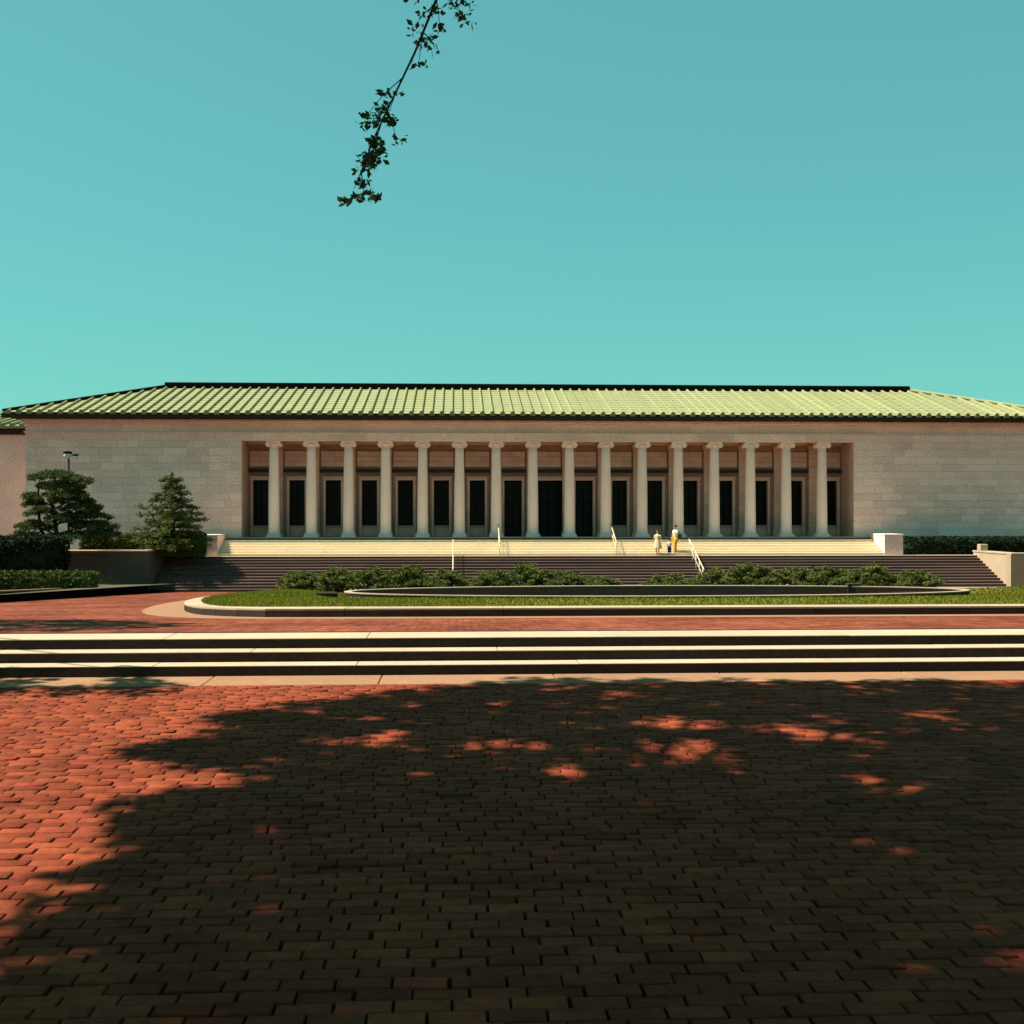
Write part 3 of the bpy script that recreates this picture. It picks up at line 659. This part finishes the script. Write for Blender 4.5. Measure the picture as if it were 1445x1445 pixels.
# ------------------------------------------------------------------ handrails
def rail(px, y0, y1, z0, z1, label, npost, h=0.95, end=0.0):
    """rail from (y0,z0 floor) at the top to (y1,z1 floor) at the bottom"""
    x = at_y(px, 760, y0).x; e_ = empty('handrail', (x, y1, z1), label, 'handrail')
    P0 = Vector((0, y0-y1, z0-z1+h)); P1 = Vector((0, 0, h))
    pts = [P0+Vector((0, 0.22, 0)), P0, P1, P1+Vector((0, -0.2, -0.02)), P1+Vector((0, -0.22, -0.14))]
    MB().tube(pts, 0.038, 8).build('rail', M['rail'], e_, True)
    MB().tube([P0+Vector((0,0,-0.45)), P1+Vector((0,0,-0.45))], 0.022, 6).build('lower_rail', M['rail'], e_, True)
    for k in range(npost):
        q = P0.lerp(P1, k/(npost-1)); 
        MB().tube([(0, q.y, q.z-h-0.16), (0, q.y, q.z)], 0.028, 8).build('post', M['rail'], e_, True)
rail(639.5, -3.55, -7.3, ZT, -2.55, 'pale metal handrail on the dark stairs in line with the sixth column', 5)
rail(973, -3.55, -7.3, ZT, -2.55, 'pale metal handrail with five posts on the dark stairs near the visitors', 5)
rail(703, -0.95, -3.3, -0.05, ZT, 'thin pale handrail on the white steps in line with the seventh column', 3, 0.85)
rail(862, -0.95, -3.3, -0.05, ZT, 'thin pale handrail on the white steps in line with the tenth column', 3, 0.85)

# ------------------------------------------------------------------ vegetation
def leaf_cloud(centres, radii, n, lw, ll, flat=1.0, up=0.0):
    """leaf quads on clump volumes: centres (k,3), radii (k,3), n per clump"""
    C = np.repeat(np.asarray(centres, float), n, 0); Rd = np.repeat(np.asarray(radii, float), n, 0); m = len(C)
    d = RNG.normal(size=(m, 3)); d /= np.linalg.norm(d, axis=1)[:, None]
    rr = RNG.random(m)**0.45; P = C + d*Rd*rr[:, None]
    a = RNG.normal(size=(m, 3)); a[:, 2] = a[:, 2]*flat + up; a += d*0.8; a /= np.linalg.norm(a, axis=1)[:, None]
    b = np.cross(a, RNG.normal(size=(m, 3))); b /= np.linalg.norm(b, axis=1)[:, None] + 1e-9
    s = (0.6 + 0.8*RNG.random(m))[:, None]; A = a*ll*s; B = b*lw*s
    V = np.stack([P-A*0.5, P+B*0.5, P+A*0.5, P-B*0.5], 1).reshape(-1, 3); F = np.arange(m*4).reshape(m, 4)
    return V, F
def leaves(name, m, parent, centres, radii, n, lw, ll, flat=1.0, up=0.0):
    V, F = leaf_cloud(centres, radii, n, lw, ll, flat, up)
    return link(name, np_mesh(name, V, F, m), parent)

# second tree: cone shaped, in tiers
def cone_tree():
    p = at_y(243, 760, -5.8); b = Vector((p.x, -5.8, -0.95))
    e_ = empty('yew_tree', b, 'cone shaped evergreen with tiered branches beside the pink cheek block', 'tree')
    H = 4.72; MB().tube([(0,0,0),(0.05,0,1.5),(0,0.05,3.2),(0,0,H-0.3)], [0.16,0.13,0.08,0.03], 8).build('trunk', M['bark'], e_)
    cs = []; rs = []; lm = MB()
    for t in range(11):
        z = 0.55 + t*0.38; f = (H-z)/(H-0.4); rad = 2.75*min(1, f*1.06)**0.66 * (0.9 if t == 0 else 1)
        nb = max(4, int(12*f)+2); ph = random.random()*6
        for k in range(nb):
            a = ph+2*math.pi*k/nb+random.uniform(-0.25, 0.25); rr = rad*random.uniform(0.5, 1.12)*(0.80 if math.cos(a) > 0.35 else 1.0)
            lm.tube([(0,0,z-0.1),(math.cos(a)*rr*0.8, math.sin(a)*rr*0.8, z+0.05)], [0.035, 0.010], 5)
            for s in (0.35, 0.62, 0.88, 1.0):
                cs.append((math.cos(a)*rr*s, math.sin(a)*rr*s, z+0.10*s+random.uniform(-0.1, 0.1)-0.16*s*s)); q = 0.36*(0.55+0.5*f); rs.append((q, q, 0.15))
    cs.append((0,0,H-0.12)); rs.append((0.10,0.10,0.2))
    lm.build('branches', M['bark'], e_); leaves('crown', M['yew'], e_, cs, rs, 46, 0.055, 0.18, 0.35)
cone_tree()
def pad_tree():
    p = at_y(80, 760, -9.5); b = Vector((p.x, -9.5, gz(-9.5)+0.2)); Z = lambda z: z-b.z
    e_ = empty('pine_tree', b, 'spreading pine with flat layered pads in front of the lamp post', 'tree')
    MB().tube([(-0.1,0,0),(-0.15,0.1,1.4),(0.0,0,2.9),(-0.25,0,4.6),(-0.1,0,6.0)], [0.20,0.17,0.13,0.09,0.04], 8).build('trunk', M['bark'], e_)
    MB().tube([(-0.1,0,2.0),(-0.9,0.1,3.2),(-1.0,0,4.8),(-0.9,0,5.8)], [0.11,0.09,0.07,0.03], 8).build('trunk', M['bark'], e_)
    pads = []
    def pad(px0, px1, py0, py1, y=-9.5, dep=1.0):
        a = at_y(px0, py0, y); c = at_y(px1, py1, y); pads.append((((a.x+c.x)/2-b.x, y-b.y, (a.z+c.z)/2-b.z), (abs(c.x-a.x)/2, dep, abs(a.z-c.z)/2)))
    pad(40,112,662,680,-9.6,1.2); pad(52,122,676,694,-9.2,1.2); pad(88,128,672,682,-9.8,.8); pad(60,128,688,706,-9.7,1.1); pad(72,130,698,712,-9.2,1)
    pad(28,56,692,712,-9.6,.8); pad(34,60,705,716,-9.4,.7); pad(36,80,712,732,-9.9,.9); pad(90,148,706,724,-9.3,1.1); pad(92,156,718,736,-9.1,1.2); pad(60,112,724,742,-9.9,1); pad(98,164,732,750,-9.3,1.2)
    pad(110,168,746,758,-9.2,1.1); pad(24,70,730,752,-9.4,1.1); pad(14,60,745,768,-9.2,1.2); pad(80,150,748,764,-9.8,1.1); pad(50,100,750,772,-9.6,1.2)
    cs = []; rs = []; lm = MB()
    for c, r in pads:
        lm.tube([(-0.1, 0, max(0.3, c[2]-0.5)), (c[0]*0.6, c[1]*0.6, c[2]-0.18), (c[0], c[1], c[2]-0.05)], [0.06, 0.04, 0.012], 5)
        for k in range(int(26*r[0]*r[1])+10):
            a = random.random()*6.283; q = math.sqrt(random.random()); h = (1-q*q)
            cs.append((c[0]+r[0]*q*math.cos(a), c[1]+r[1]*q*math.sin(a), c[2]+r[2]*(h*0.9-0.4)+random.uniform(-0.06,0.06))); rs.append((0.26,0.26,0.15))
    lm.build('branches', M['bark'], e_); leaves('crown', M['pine'], e_, cs, rs, 60, 0.055, 0.17, 0.6, 0.3)
pad_tree()
def hedge(name, label, px0, px1, py0, py1, y, dep, m, seed=0, zb=None, dens=1.0, ls=1.0, pieces=1):
    a = at_y(px0, py0, y); c = at_y(px1, py1, y); z0 = c.z if zb is None else zb; h = a.z-z0
    e_ = empty(name, ((a.x+c.x)/2, y+dep/2, z0), label, 'hedge'); w = (c.x-a.x)/2; cs = []; rs = []
    MB().bbox(-w+0.2, w-0.2, -dep/2+0.2, dep/2-0.2, 0.0, h-0.2, 0.06).build('twigs', m, e_)
    n = int(2.0*dens*(2*w*h+2*w*dep+2*h*dep)*9)
    for k in range(n):
        q = random.random()*(2*w*h+2*w*dep+2*h*dep)
        if q < 2*w*h: pos = (random.uniform(-w, w), -dep/2, random.uniform(0, h))
        elif q < 2*w*h+2*w*dep: pos = (random.uniform(-w, w), random.uniform(-dep/2, dep/2), h)
        else: pos = (random.choice((-w, w)), random.uniform(-dep/2, dep/2), random.uniform(0, h))
        cs.append((pos[0]*0.97, pos[1]*0.94, pos[2]*0.97+random.uniform(-0.05, 0.03))); rs.append((0.17, 0.17, 0.12))
    leaves('foliage', m, e_, cs, rs, 30, 0.07*ls, 0.11*ls)
hedge('clipped_hedge', 'low clipped green hedge along the dark planter wall', -60, 132, 809, 832, -21.5, 1.0, M['hedge'], zb=gz(-21)+0.15)
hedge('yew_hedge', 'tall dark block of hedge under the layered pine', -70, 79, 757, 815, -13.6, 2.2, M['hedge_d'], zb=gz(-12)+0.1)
hedge('terrace_hedge', 'long green hedge on the terrace between the pine and cone tree', 112, 285, 756, 776, -6.6, 1.2, M['hedge'], zb=-0.95)
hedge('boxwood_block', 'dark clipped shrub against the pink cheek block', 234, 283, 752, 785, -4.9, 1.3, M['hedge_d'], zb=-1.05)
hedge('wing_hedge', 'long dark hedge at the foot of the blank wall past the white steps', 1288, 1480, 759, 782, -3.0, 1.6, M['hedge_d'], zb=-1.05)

JG = [(398, 655, 5), (668, 872, 4), (915, 1150, 4), (1140, 1322, 3)]
JT = {0: [807,801,803,797,807], 1: [806,798,799,809], 2: [811,805,797,800], 3: [797,793,801]}
ORD = 'first second third fourth fifth sixth seventh eighth ninth tenth eleventh twelfth thirteenth fourteenth fifteenth sixteenth'.split(); jn = 0
for gi, (p0, p1, n) in enumerate(JG):
    for k in range(n):
        px = p0 + (p1-p0)*(k+0.5)/n; y = -14.6 + random.uniform(-0.6, 0.8); a = at_y(px, JT[gi][k]-1, y); zb = gz(y)-0.18
        e_ = empty('juniper_shrub', (a.x, y, zb), 'spreading juniper behind the pool, %s along the row from the drain box' % ORD[jn], 'shrub', 'junipers in a row behind the pool'); jn += 1
        H = (a.z-zb)*random.uniform(0.84, 1.08); hw = (p1-p0)/n*0.5/28*random.uniform(1.25, 1.6); cs = []; rs = []; lm = MB()
        for q in range(44):
            an = random.random()*6.283; d = math.sqrt(random.random()); el = H*(0.42+0.60*(1-d**2.4)*random.uniform(0.6, 1.0)); tx, ty = math.cos(an)*hw*d*1.0, math.sin(an)*1.2*d
            lm.tube([(0,0,0),(tx*0.5,ty*0.5,el*0.55),(tx,ty,el)], [0.03,0.02,0.006], 5)
            for s_ in (0.62, 0.8, 0.92, 1.0):
                cs.append((tx*s_, ty*s_, el*(0.58+0.42*s_)+random.uniform(-0.06, 0.04))); rs.append((0.22, 0.20, 0.10))
        for q in range(26):
            cs.append((random.uniform(-hw, hw)*0.85, random.uniform(-1.1, 0.8), random.uniform(0.12, 0.55)*H*0.8)); rs.append((0.28, 0.24, 0.18))
        lm.build('stems', M['bark'], e_); leaves('foliage', M['juniper'], e_, cs, rs, 30, 0.045, 0.17, 0.5, 0.25)

# big shade tree standing beside the viewer: its crown is above the picture, its shade lies on the bricks
XLE = [(3.0,-2.2),(6.6,-2.35),(7.4,-2.55),(7.9,-2.1),(8.15,-1.75),(8.45,-2.5),(8.75,-3.2),(8.95,-3.6),(9.15,-2.9),(9.5,-2.7),(10.2,-2.85),(10.7,-2.5),(11.3,-1.9),(11.9,-1.1),(12.3,-0.5),(12.75,0.3)]
HOLES = [(970,1055,62,13),(800,1087,38,14),(965,1019,55,7),(1095,1031,38,6),(1262,1113,58,11),(530,1044,44,6),(870,1160,34,7),(1170,1010,26,4),(1180,1040,40,5),(1330,1010,24,7),(720,1052,60,5)]
H2 = []
for px, py, a, b in HOLES:
    d0 = FPX*1.85/(py-CEN); H2.append(((px-CEN)/FPX*d0, d0, a/FPX*d0+0.08, b*d0*d0/(FPX*1.85)+0.10))
def shade_tree():
    bx, by = from_cam(-6.6, 3.2); b = Vector((bx, by, Z_LOW-0.05))
    e_ = empty('shade_tree', b, 'large leafy shade tree overhanging the brick pavement with a drooping branch', 'tree')
    MB().tube([(0,0,-0.2),(0.05,0.05,2.5),(0.4,0.5,5.0),(1.0,1.3,7.5),(1.6,2.2,9.5)], [0.52,0.40,0.36,0.30,0.20], 12).build('trunk', M['bark'], e_)
    cs = []; ks = 0
    while len(cs) < 3100 and ks < 60000:
        ks += 1
        D = random.uniform(2.6, 12.9); xl = np.interp(D, [q[0] for q in XLE], [q[1] for q in XLE]); xc = random.uniform(-3.7, 7.6)
        if xc < xl + random.uniform(0.0, 0.35): continue
        if D > 12.72 - (0.0 if xc < 4.4 else 0.25*(xc-4.4)) - random.random()*0.25: continue
        if any(((xc-h[0])/h[2])**2 + ((D-h[1])/h[3])**2 < random.uniform(0.9, 1.5) for h in H2): continue
        h = random.uniform(9.3, 12.6); gx, gy = from_cam(xc, D); s = SUN*(h/SUN.z)
        cs.append((gx+s.x-b.x, gy+s.y-b.y, Z_LOW+h-b.z))
    far = len(cs)
    while len(cs) < far + 1900:              # unseen crown added over and behind the viewer to block sky light
        xc, D, h = random.uniform(-13, 6), random.uniform(-9, 8.5), random.uniform(8.8, 13)
        if ((xc+4)/9.5)**2 + ((D-0.5)/9)**2 > 1: continue
        if D > 0 and (Z_LOW+h-CAM.z) < 0.52*D+0.6: continue
        gx, gy = from_cam(xc, D); sx, sy = gx - SUN.x*h/SUN.z, gy - SUN.y*h/SUN.z      # where its shade falls
        dx, dy = sx-CAM.x, sy-CAM.y; sd, sxc = dx*math.sin(YAW)+dy*math.cos(YAW), dx*math.cos(YAW)-dy*math.sin(YAW)
        if sd > 3.5 and (sxc < np.interp(sd, [q[0] for q in XLE], [q[1] for q in XLE])+0.3 or sd > 12.4): continue
        if sd > 3.5 and any(((sxc-q[0])/q[2])**2 + ((sd-q[1])/q[3])**2 < 1.8 for q in H2): continue
        cs.append((gx-b.x, gy-b.y, Z_LOW+h-b.z))
    lm = MB()
    for k in range(70):
        c = Vector(cs[k*7]); r0 = Vector((1.0,1.3,7.5)) if k % 2 else Vector((1.6,2.2,9.4))
        mid = r0.lerp(c, 0.5) + Vector((0,0,0.5)); lm.tube([r0, mid, c], [0.11, 0.06, 0.015], 6)
    lm.build('limbs', M['bark'], e_)
    leaves('crown', M['leaf'], e_, cs, [(0.27, 0.27, 0.22)]*len(cs), 22, 0.12, 0.19, 0.6)
    # drooping branch that reaches into the sky of the picture
    Yb = from_cam(0, 10.2)[1]
    P = [at_y(px, py, y_) for px, py, y_ in ((690,-230,Yb-0.8),(640,-60,Yb-0.3),(585,75,Yb),(530,190,Yb+0.05),(500,266,Yb+0.05))]
    start = Vector((1.6,2.2,9.4)); pts = [start] + [p-b for p in P]
    br = MB().tube(pts, [0.08,0.022,0.014,0.010,0.007,0.003], 6); cl = []; rl = []
    for k in range(1, len(pts)-1):
        for q in range((9, 9, 8, 7)[k-1]):
            s = random.random(); p = pts[k].lerp(pts[k+1], s); ax = (pts[k+1]-pts[k]).normalized(); wd = 0.42-0.07*k
            t_ = p + ax*random.uniform(0.05, 0.35)*(1 if k < 4 else 0.3) + Vector((random.uniform(-wd, wd), random.uniform(-0.3, 0.3), random.uniform(-0.16, 0.06)))
            mid = p.lerp(t_, 0.5) + Vector((0, 0, 0.03)); br.tube([p, mid, t_], [0.006, 0.004, 0.002], 4)
            cl += [tuple(t_), tuple(mid)]; rl += [(0.10, 0.10, 0.06), (0.08, 0.08, 0.05)]
    e = at_y(487, 285, Yb)-b; cl += [tuple(e), tuple(at_y(492, 281, Yb)-b), tuple(at_y(505, 276, Yb)-b), tuple(at_y(533, 279, Yb)-b), tuple(at_y(520, 274, Yb)-b)]; rl += [(0.06,0.06,0.05)]*2 + [(0.07,0.06,0.03)]*3
    br.build('drooping_branch', M['bark'], e_); leaves('drooping_leaves', M['leaf'], e_, cl, rl, 13, 0.034, 0.062, 0.8)
shade_tree()
def blocker_tree():  # unseen tree, added to keep sky light off the foreground
    bx, by = from_cam(12.5, 2.5); b = Vector((bx, by, Z_LOW-0.05))
    e_ = empty('blocker_tree', b, 'unseen leafy tree added to block sky light beside the lower brick pavement opposite the drooping branch', 'tree')
    MB().tube([(0,0,-0.2),(-0.1,0.05,2.2),(-0.3,0.2,4.4),(-0.7,0.5,7.0)], [0.42,0.34,0.28,0.12], 12).build('trunk', M['bark'], e_)
    cs = []
    while len(cs) < 1500:
        xc, D, h = random.uniform(5, 20), random.uniform(-7, 11), random.uniform(4.2, 11.5)
        if ((xc-12.5)/7.5)**2 + ((D-2)/9)**2 + ((h-7.6)/3.9)**2 > 1: continue
        if D > 0 and xc < 0.56*D+0.9 and (Z_LOW+h-CAM.z) < 0.52*D+0.6: continue
        gx, gy = from_cam(xc, D); cs.append((gx-b.x, gy-b.y, Z_LOW+h-b.z))
    lm = MB()
    for k in range(40):
        c = Vector(cs[k*11]); r0 = Vector((-0.3,0.2,4.4)); lm.tube([r0, r0.lerp(c, 0.5)+Vector((0,0,0.4)), c], [0.09, 0.05, 0.012], 6)
    lm.build('limbs', M['bark'], e_); leaves('crown', M['leaf'], e_, cs, [(0.34, 0.34, 0.26)]*len(cs), 20, 0.13, 0.20, 0.6)
blocker_tree()
def side_tree():
    bx, by = from_cam(-17.0, 17.5); b = Vector((bx, by, gz(by)-0.1))
    e_ = empty('roadside_tree', b, 'leafy tree beside the drive casting shade on its brick edge', 'tree')
    MB().tube([(0,0,-0.2),(0.1,0,2.5),(0.5,0.1,5),(0.9,0.1,7.5)], [0.30,0.24,0.18,0.09], 10).build('trunk', M['bark'], e_)
    cs = []
    while len(cs) < 700:
        D = random.uniform(14.8, 20.2); lim = np.interp(D, [14.8,15.6,16.4,17.2,18.2,19.0,20.2], [-7.2,-6.2,-5.2,-4.6,-5.0,-5.9,-7.0]); xc = random.uniform(-12.5, -4.6)
        if xc > lim - random.random()*0.5: continue
        h = random.uniform(6.2, 9.0); gx, gy = from_cam(xc, D); s = SUN*(h/SUN.z); cs.append((gx+s.x-b.x, gy+s.y-b.y, gz(gy)+h-b.z))
    for k in range(46):                      # loose outer sprays: broken shade below the steps
        D = random.uniform(11.7, 12.7); xc = random.uniform(-6.0, -3.6)*1.0; h = random.uniform(7.5, 9.0); gx, gy = from_cam(xc, D); s = SUN*(h/SUN.z); cs.append((gx+s.x-b.x, gy+s.y-b.y, Z_LOW+h-b.z))
    lm = MB()
    for k in range(40):
        c = Vector(cs[(k*19) % len(cs)]); lm.tube([(0.5,0.1,5.0), Vector((0.5,0.1,5.0)).lerp(c, 0.5)+Vector((0,0,0.4)), c], [0.07,0.04,0.012], 5)
    lm.build('limbs', M['bark'], e_); leaves('crown', M['leaf'], e_, cs, [(0.28, 0.28, 0.22)]*len(cs), 20, 0.11, 0.18, 0.6)
side_tree()

# ------------------------------------------------------------------ lamp post
def lamp():
    y = -5.6; p = at_y(97, 640, y); b = Vector((p.x, y, -0.951)); top = p.z-b.z
    e_ = empty('lamp_post', b, 'slender dark lamp post with two heads rising out of the pine', 'lamp post')
    MB().lathe([(0.16,0),(0.16,0.12),(0.09,0.2),(0.075,0.6),(0.05,top)], n=12).build('pole', M['bronze'], e_, True)
    MB().tube([(-0.30,0,top-0.02),(0.32,0,top-0.12)], 0.035, 8).build('crossarm', M['bronze'], e_)
    for sx, dz in ((-0.02, -0.02), (0.42, -0.14)):
        h = MB(); h.lathe([(0.08,0.16),(0.24,0.12),(0.25,0.03),(0.22,0.0)] if sx < 0.2 else [(0.05,0.12),(0.15,0.09),(0.16,0.02),(0.14,0.0)], (sx,-0.1,top+dz), 14); q = h.build('lamp_hood', M['bronze'], e_)
        s = 1.0 if sx < 0.2 else 0.66
        MB().lathe([(0.21*s,-0.002),(0.23*s,-0.10*s),(0.17*s,-0.22*s),(0.02,-0.28*s)], (sx,-0.1,top+dz), 14).build('lamp_globe', M['lampw'], q, True)
lamp()

# ------------------------------------------------------------------ people on the white steps
def skin_body(name, chains, parent, m):
    """chains: list of vertex lists [(x,y,z,r),...]; the first vertex of a later chain may name a joint (chain, index)"""
    vs = []; es = []; rad = []; idx = {}
    for ci, ch in enumerate(chains):
        prev = None
        for k, v in enumerate(ch):
            if isinstance(v[0], str): prev = idx[(int(v[1]), int(v[2]))]; continue
            vs.append(v[:3]); rad.append(v[3]); idx[(ci, k)] = len(vs)-1
            if prev is not None: es.append((prev, len(vs)-1))
            prev = len(vs)-1
    me = bpy.data.meshes.new(name); me.from_pydata(vs, es, []); me.materials.append(m)
    o = link(name, me, parent); mo = o.modifiers.new('skin', 'SKIN'); mo.use_smooth_shade = True
    for i, r in enumerate(rad):
        sv = me.skin_vertices[0].data[i] if me.skin_vertices else None
        if sv is None: break
        sv.radius = (r, r); sv.use_root = (i == 0)
    o.modifiers.new('subd', 'SUBSURF').levels = 1; o.modifiers['subd'].render_levels = 1
    return o
def ensure_skin(me):
    if not me.skin_vertices:
        bmm = bmesh.new(); bmm.from_mesh(me); bmm.verts.layers.skin.verify(); bmm.to_mesh(me); bmm.free()
def person(loc, rz, H, label, armL, armR, stride, clothes):
    """built for height 1.65, scaled; faces -y"""
    e_ = empty('person', loc, label, 'person'); e_.rotation_euler = (0, 0, rz); s = H/1.65; e_.scale = (s, s, s)
    st = stride; chains = [
        [(0,0,0.92,0.13),(0,0.0,1.08,0.115),(0,0,1.25,0.13),(0,0,1.36,0.075),(0,0.0,1.42,0.052),(0,-0.01,1.48,0.065),(0,-0.015,1.555,0.088),(0,0.0,1.62,0.065)],
        [('j',0,0),(0.085,0,0.86,0.085),(0.09,-st*0.55,0.48,0.056),(0.095,-st*0.5+0.01,0.09,0.038),(0.10,-st*0.5-0.03,0.035,0.038),(0.105,-st*0.5-0.13,0.025,0.03)],
        [('j',0,0),(-0.085,0,0.86,0.085),(-0.09,st*0.2,0.48,0.056),(-0.095,st*0.6+0.01,0.09,0.038),(-0.10,st*0.6-0.03,0.035,0.038),(-0.105,st*0.6-0.13,0.025,0.03)]]
    for sd, arm in ((1, armL), (-1, armR)):
        (ex, ey, ez), (wx, wy, wz) = arm; W_ = Vector((sd*wx, wy, wz)); E_ = Vector((sd*ex, ey, ez)); d = (W_-E_).normalized(); pm = W_+d*0.05
        ci = len(chains)
        chains.append([('j',0,2),(sd*0.165,0,1.31,0.055),(E_.x,E_.y,E_.z,0.038),(W_.x,W_.y,W_.z,0.026),(pm.x,pm.y,pm.z,0.030)])
        side = d.cross(Vector((0,0,1))); side = side.normalized() if side.length > 0.2 else Vector((0,1,0)); crl = d.cross(side)*-0.015
        for k, (o, ln) in enumerate(((-0.026,0.075),(-0.009,0.085),(0.009,0.08),(0.026,0.062))):
            a = pm+side*o+d*0.02; chains.append([(*(pm+side*o*0.6),0.010),(*a,0.0095),(*(a+d*ln*0.5+crl),0.009),(*(a+d*ln*0.9+crl*2.4),0.0075)])
        a = W_+d*0.025+side*0.03; chains.append([(*(W_+d*0.02),0.012),(*a,0.011),(*(a+d*0.035+side*0.016),0.009)])
    body = skin_body('body', chains, e_, M['skin'])
    f = MB(); f.add([(-0.012,-0.098,1.535),(0.012,-0.098,1.535),(0,-0.125,1.538),(0,-0.097,1.575)], [(0,1,2),(1,3,2),(3,0,2),(0,3,1)]); f.build('nose', M['skin'], e_)
    for sx in (-1, 1):
        MB().lathe([(0.004,-0.006),(0.010,0),(0.004,0.006)], (sx*0.032,-0.092,1.568), 8).build('eye', M['eye'], e_)
        MB().loft([(sx*0.088,0.005,1.53,0.008,0.014),(sx*0.096,0.01,1.555,0.012,0.02),(sx*0.09,0.01,1.58,0.008,0.014)], 8).build('ear', M['skin'], e_)
    MB().box(-0.022,0.022,-0.092,-0.085,1.500,1.507).build('mouth', M['hairb'], e_)
    clothes(e_, s); return e_
def hair(e_, m, long=True):
    rg = [(0,0.02,1.555,0.102,0.098),(0,0.012,1.60,0.098,0.094),(0,0.008,1.64,0.080,0.080),(0,0.006,1.668,0.045,0.045),(0,0.006,1.678,0.01,0.01)]
    if long: rg = [(0,0.055,1.44,0.075,0.045),(0,0.05,1.50,0.095,0.070)] + rg
    MB().loft(rg, 14).build('hair', m, e_, True)
def sleeve(e_, arm, sd, m, frac=0.6):
    E_ = Vector((sd*arm[0][0], arm[0][1], arm[0][2])); S_ = Vector((sd*0.15, 0, 1.325)); MB().tube([S_, S_.lerp(E_, 0.5), S_.lerp(E_, frac+0.35)], [0.068,0.060,0.056], 10).build('sleeve', m, e_, True)
def torso(e_, m, z0=0.93):
    MB().loft([(0,0,z0,0.165,0.125),(0,0,1.05,0.150,0.115),(0,0,1.15,0.158,0.120),(0,0,1.27,0.180,0.125),(0,0,1.345,0.155,0.095),(0,0,1.395,0.068,0.062)], 16).build('top', m, e_, True)
aL = ((0.235,0.02,1.07),(0.25,-0.12,0.87)); aR = ((0.235,0.03,1.07),(0.24,-0.05,0.84))
def cl_a(e_, s):
    MB().loft([(0,0.01,0.46,0.30,0.24),(0,0.01,0.50,0.295,0.235),(0,0,0.75,0.235,0.185),(0,0,0.95,0.185,0.145),(0,0,1.07,0.150,0.115),(0,0,1.17,0.160,0.122),(0,0,1.28,0.182,0.127),(0,0,1.345,0.155,0.096),(0,0,1.395,0.068,0.062)], 18).build('dress', M['cream'], e_, True)
    sleeve(e_, aL, 1, M['cream']); sleeve(e_, aR, -1, M['cream']); hair(e_, M['hairb'])
bL = ((0.24,-0.02,1.08),(0.20,-0.20,0.93)); bR = ((0.25,0.03,1.07),(0.27,-0.08,0.83))
def cl_b(e_, s):
    torso(e_, M['white'], 0.90); sleeve(e_, bL, 1, M['white'], 0.65); sleeve(e_, bR, -1, M['white'], 0.65); hair(e_, M['hairb'], False)
    for sd, st in ((1, -0.55*0.14), (-1, 0.2*0.14)):
        y2 = -0.5*0.14+0.01 if sd > 0 else 0.6*0.14+0.01
        MB().loft([(sd*0.10,y2,0.07,0.075,0.085),(sd*0.095,(st+y2)/2,0.28,0.082,0.090),(sd*0.09,st,0.50,0.092,0.100),(sd*0.083,st*0.3,0.74,0.108,0.125),(sd*0.078,0,0.90,0.105,0.130)], 14).build('trouser_leg', M['gold'], e_, True)
    MB().loft([(0,0,0.82,0.185,0.145),(0,0,0.90,0.180,0.138),(0,0,0.97,0.168,0.130)], 16).build('waist', M['gold'], e_, True)
cL = ((0.21,0.0,1.05),(0.27,-0.12,1.0)); cR = ((0.22,0.02,1.06),(0.24,-0.06,0.86))
def cl_c(e_, s):
    torso(e_, M['white'], 0.90); sleeve(e_, cL, 1, M['white']); sleeve(e_, cR, -1, M['white']); hair(e_, M['haird'], False)
    for sd in (1, -1): MB().loft([(sd*0.095,0,0.30,0.095,0.10),(sd*0.09,0,0.60,0.105,0.115),(sd*0.08,0,0.92,0.115,0.135)], 14).build('trouser_leg', M['navy'], e_, True)
    MB().loft([(0,0,0.80,0.19,0.15),(0,0,0.96,0.172,0.135)], 16).build('waist', M['navy'], e_, True)
pa = at_y(928, 780, -3.42); pb = at_y(953, 780, -3.10); pc = at_y(943.5, 780, -3.22)
A_ = person((pa.x, -3.42, ZT+0.001), R(-25), 1.52, 'person in a cream dress standing at the foot of the white steps', aL, aR, 0.10, cl_a)
B_ = person((pb.x, -3.06, ZT+0.151), R(-62), 1.66, 'person in white top and mustard trousers stepping down the white steps', bL, bR, 0.14, cl_b)
C_ = person((pc.x, -3.50, ZT+0.001), R(-20), 0.98, 'small person in white top and navy trousers between two taller companions', cL, cR, 0.06, cl_c)
bag = empty('shoulder_bag', (pb.x+0.27, -3.06, ZT+0.151+0.88), 'dark olive canvas bag hanging beside the person in mustard trousers', 'bag')
MB().bbox(-0.07, 0.10, -0.15, 0.15, 0.0, 0.26, 0.03).build('pouch', M['olive'], bag)
MB().tube([(0,-0.13,0.25),(-0.06,-0.10,0.38),(-0.15,0.0,0.47),(-0.06,0.10,0.38),(0,0.13,0.25)], 0.014, 6).build('strap', M['olive'], bag)
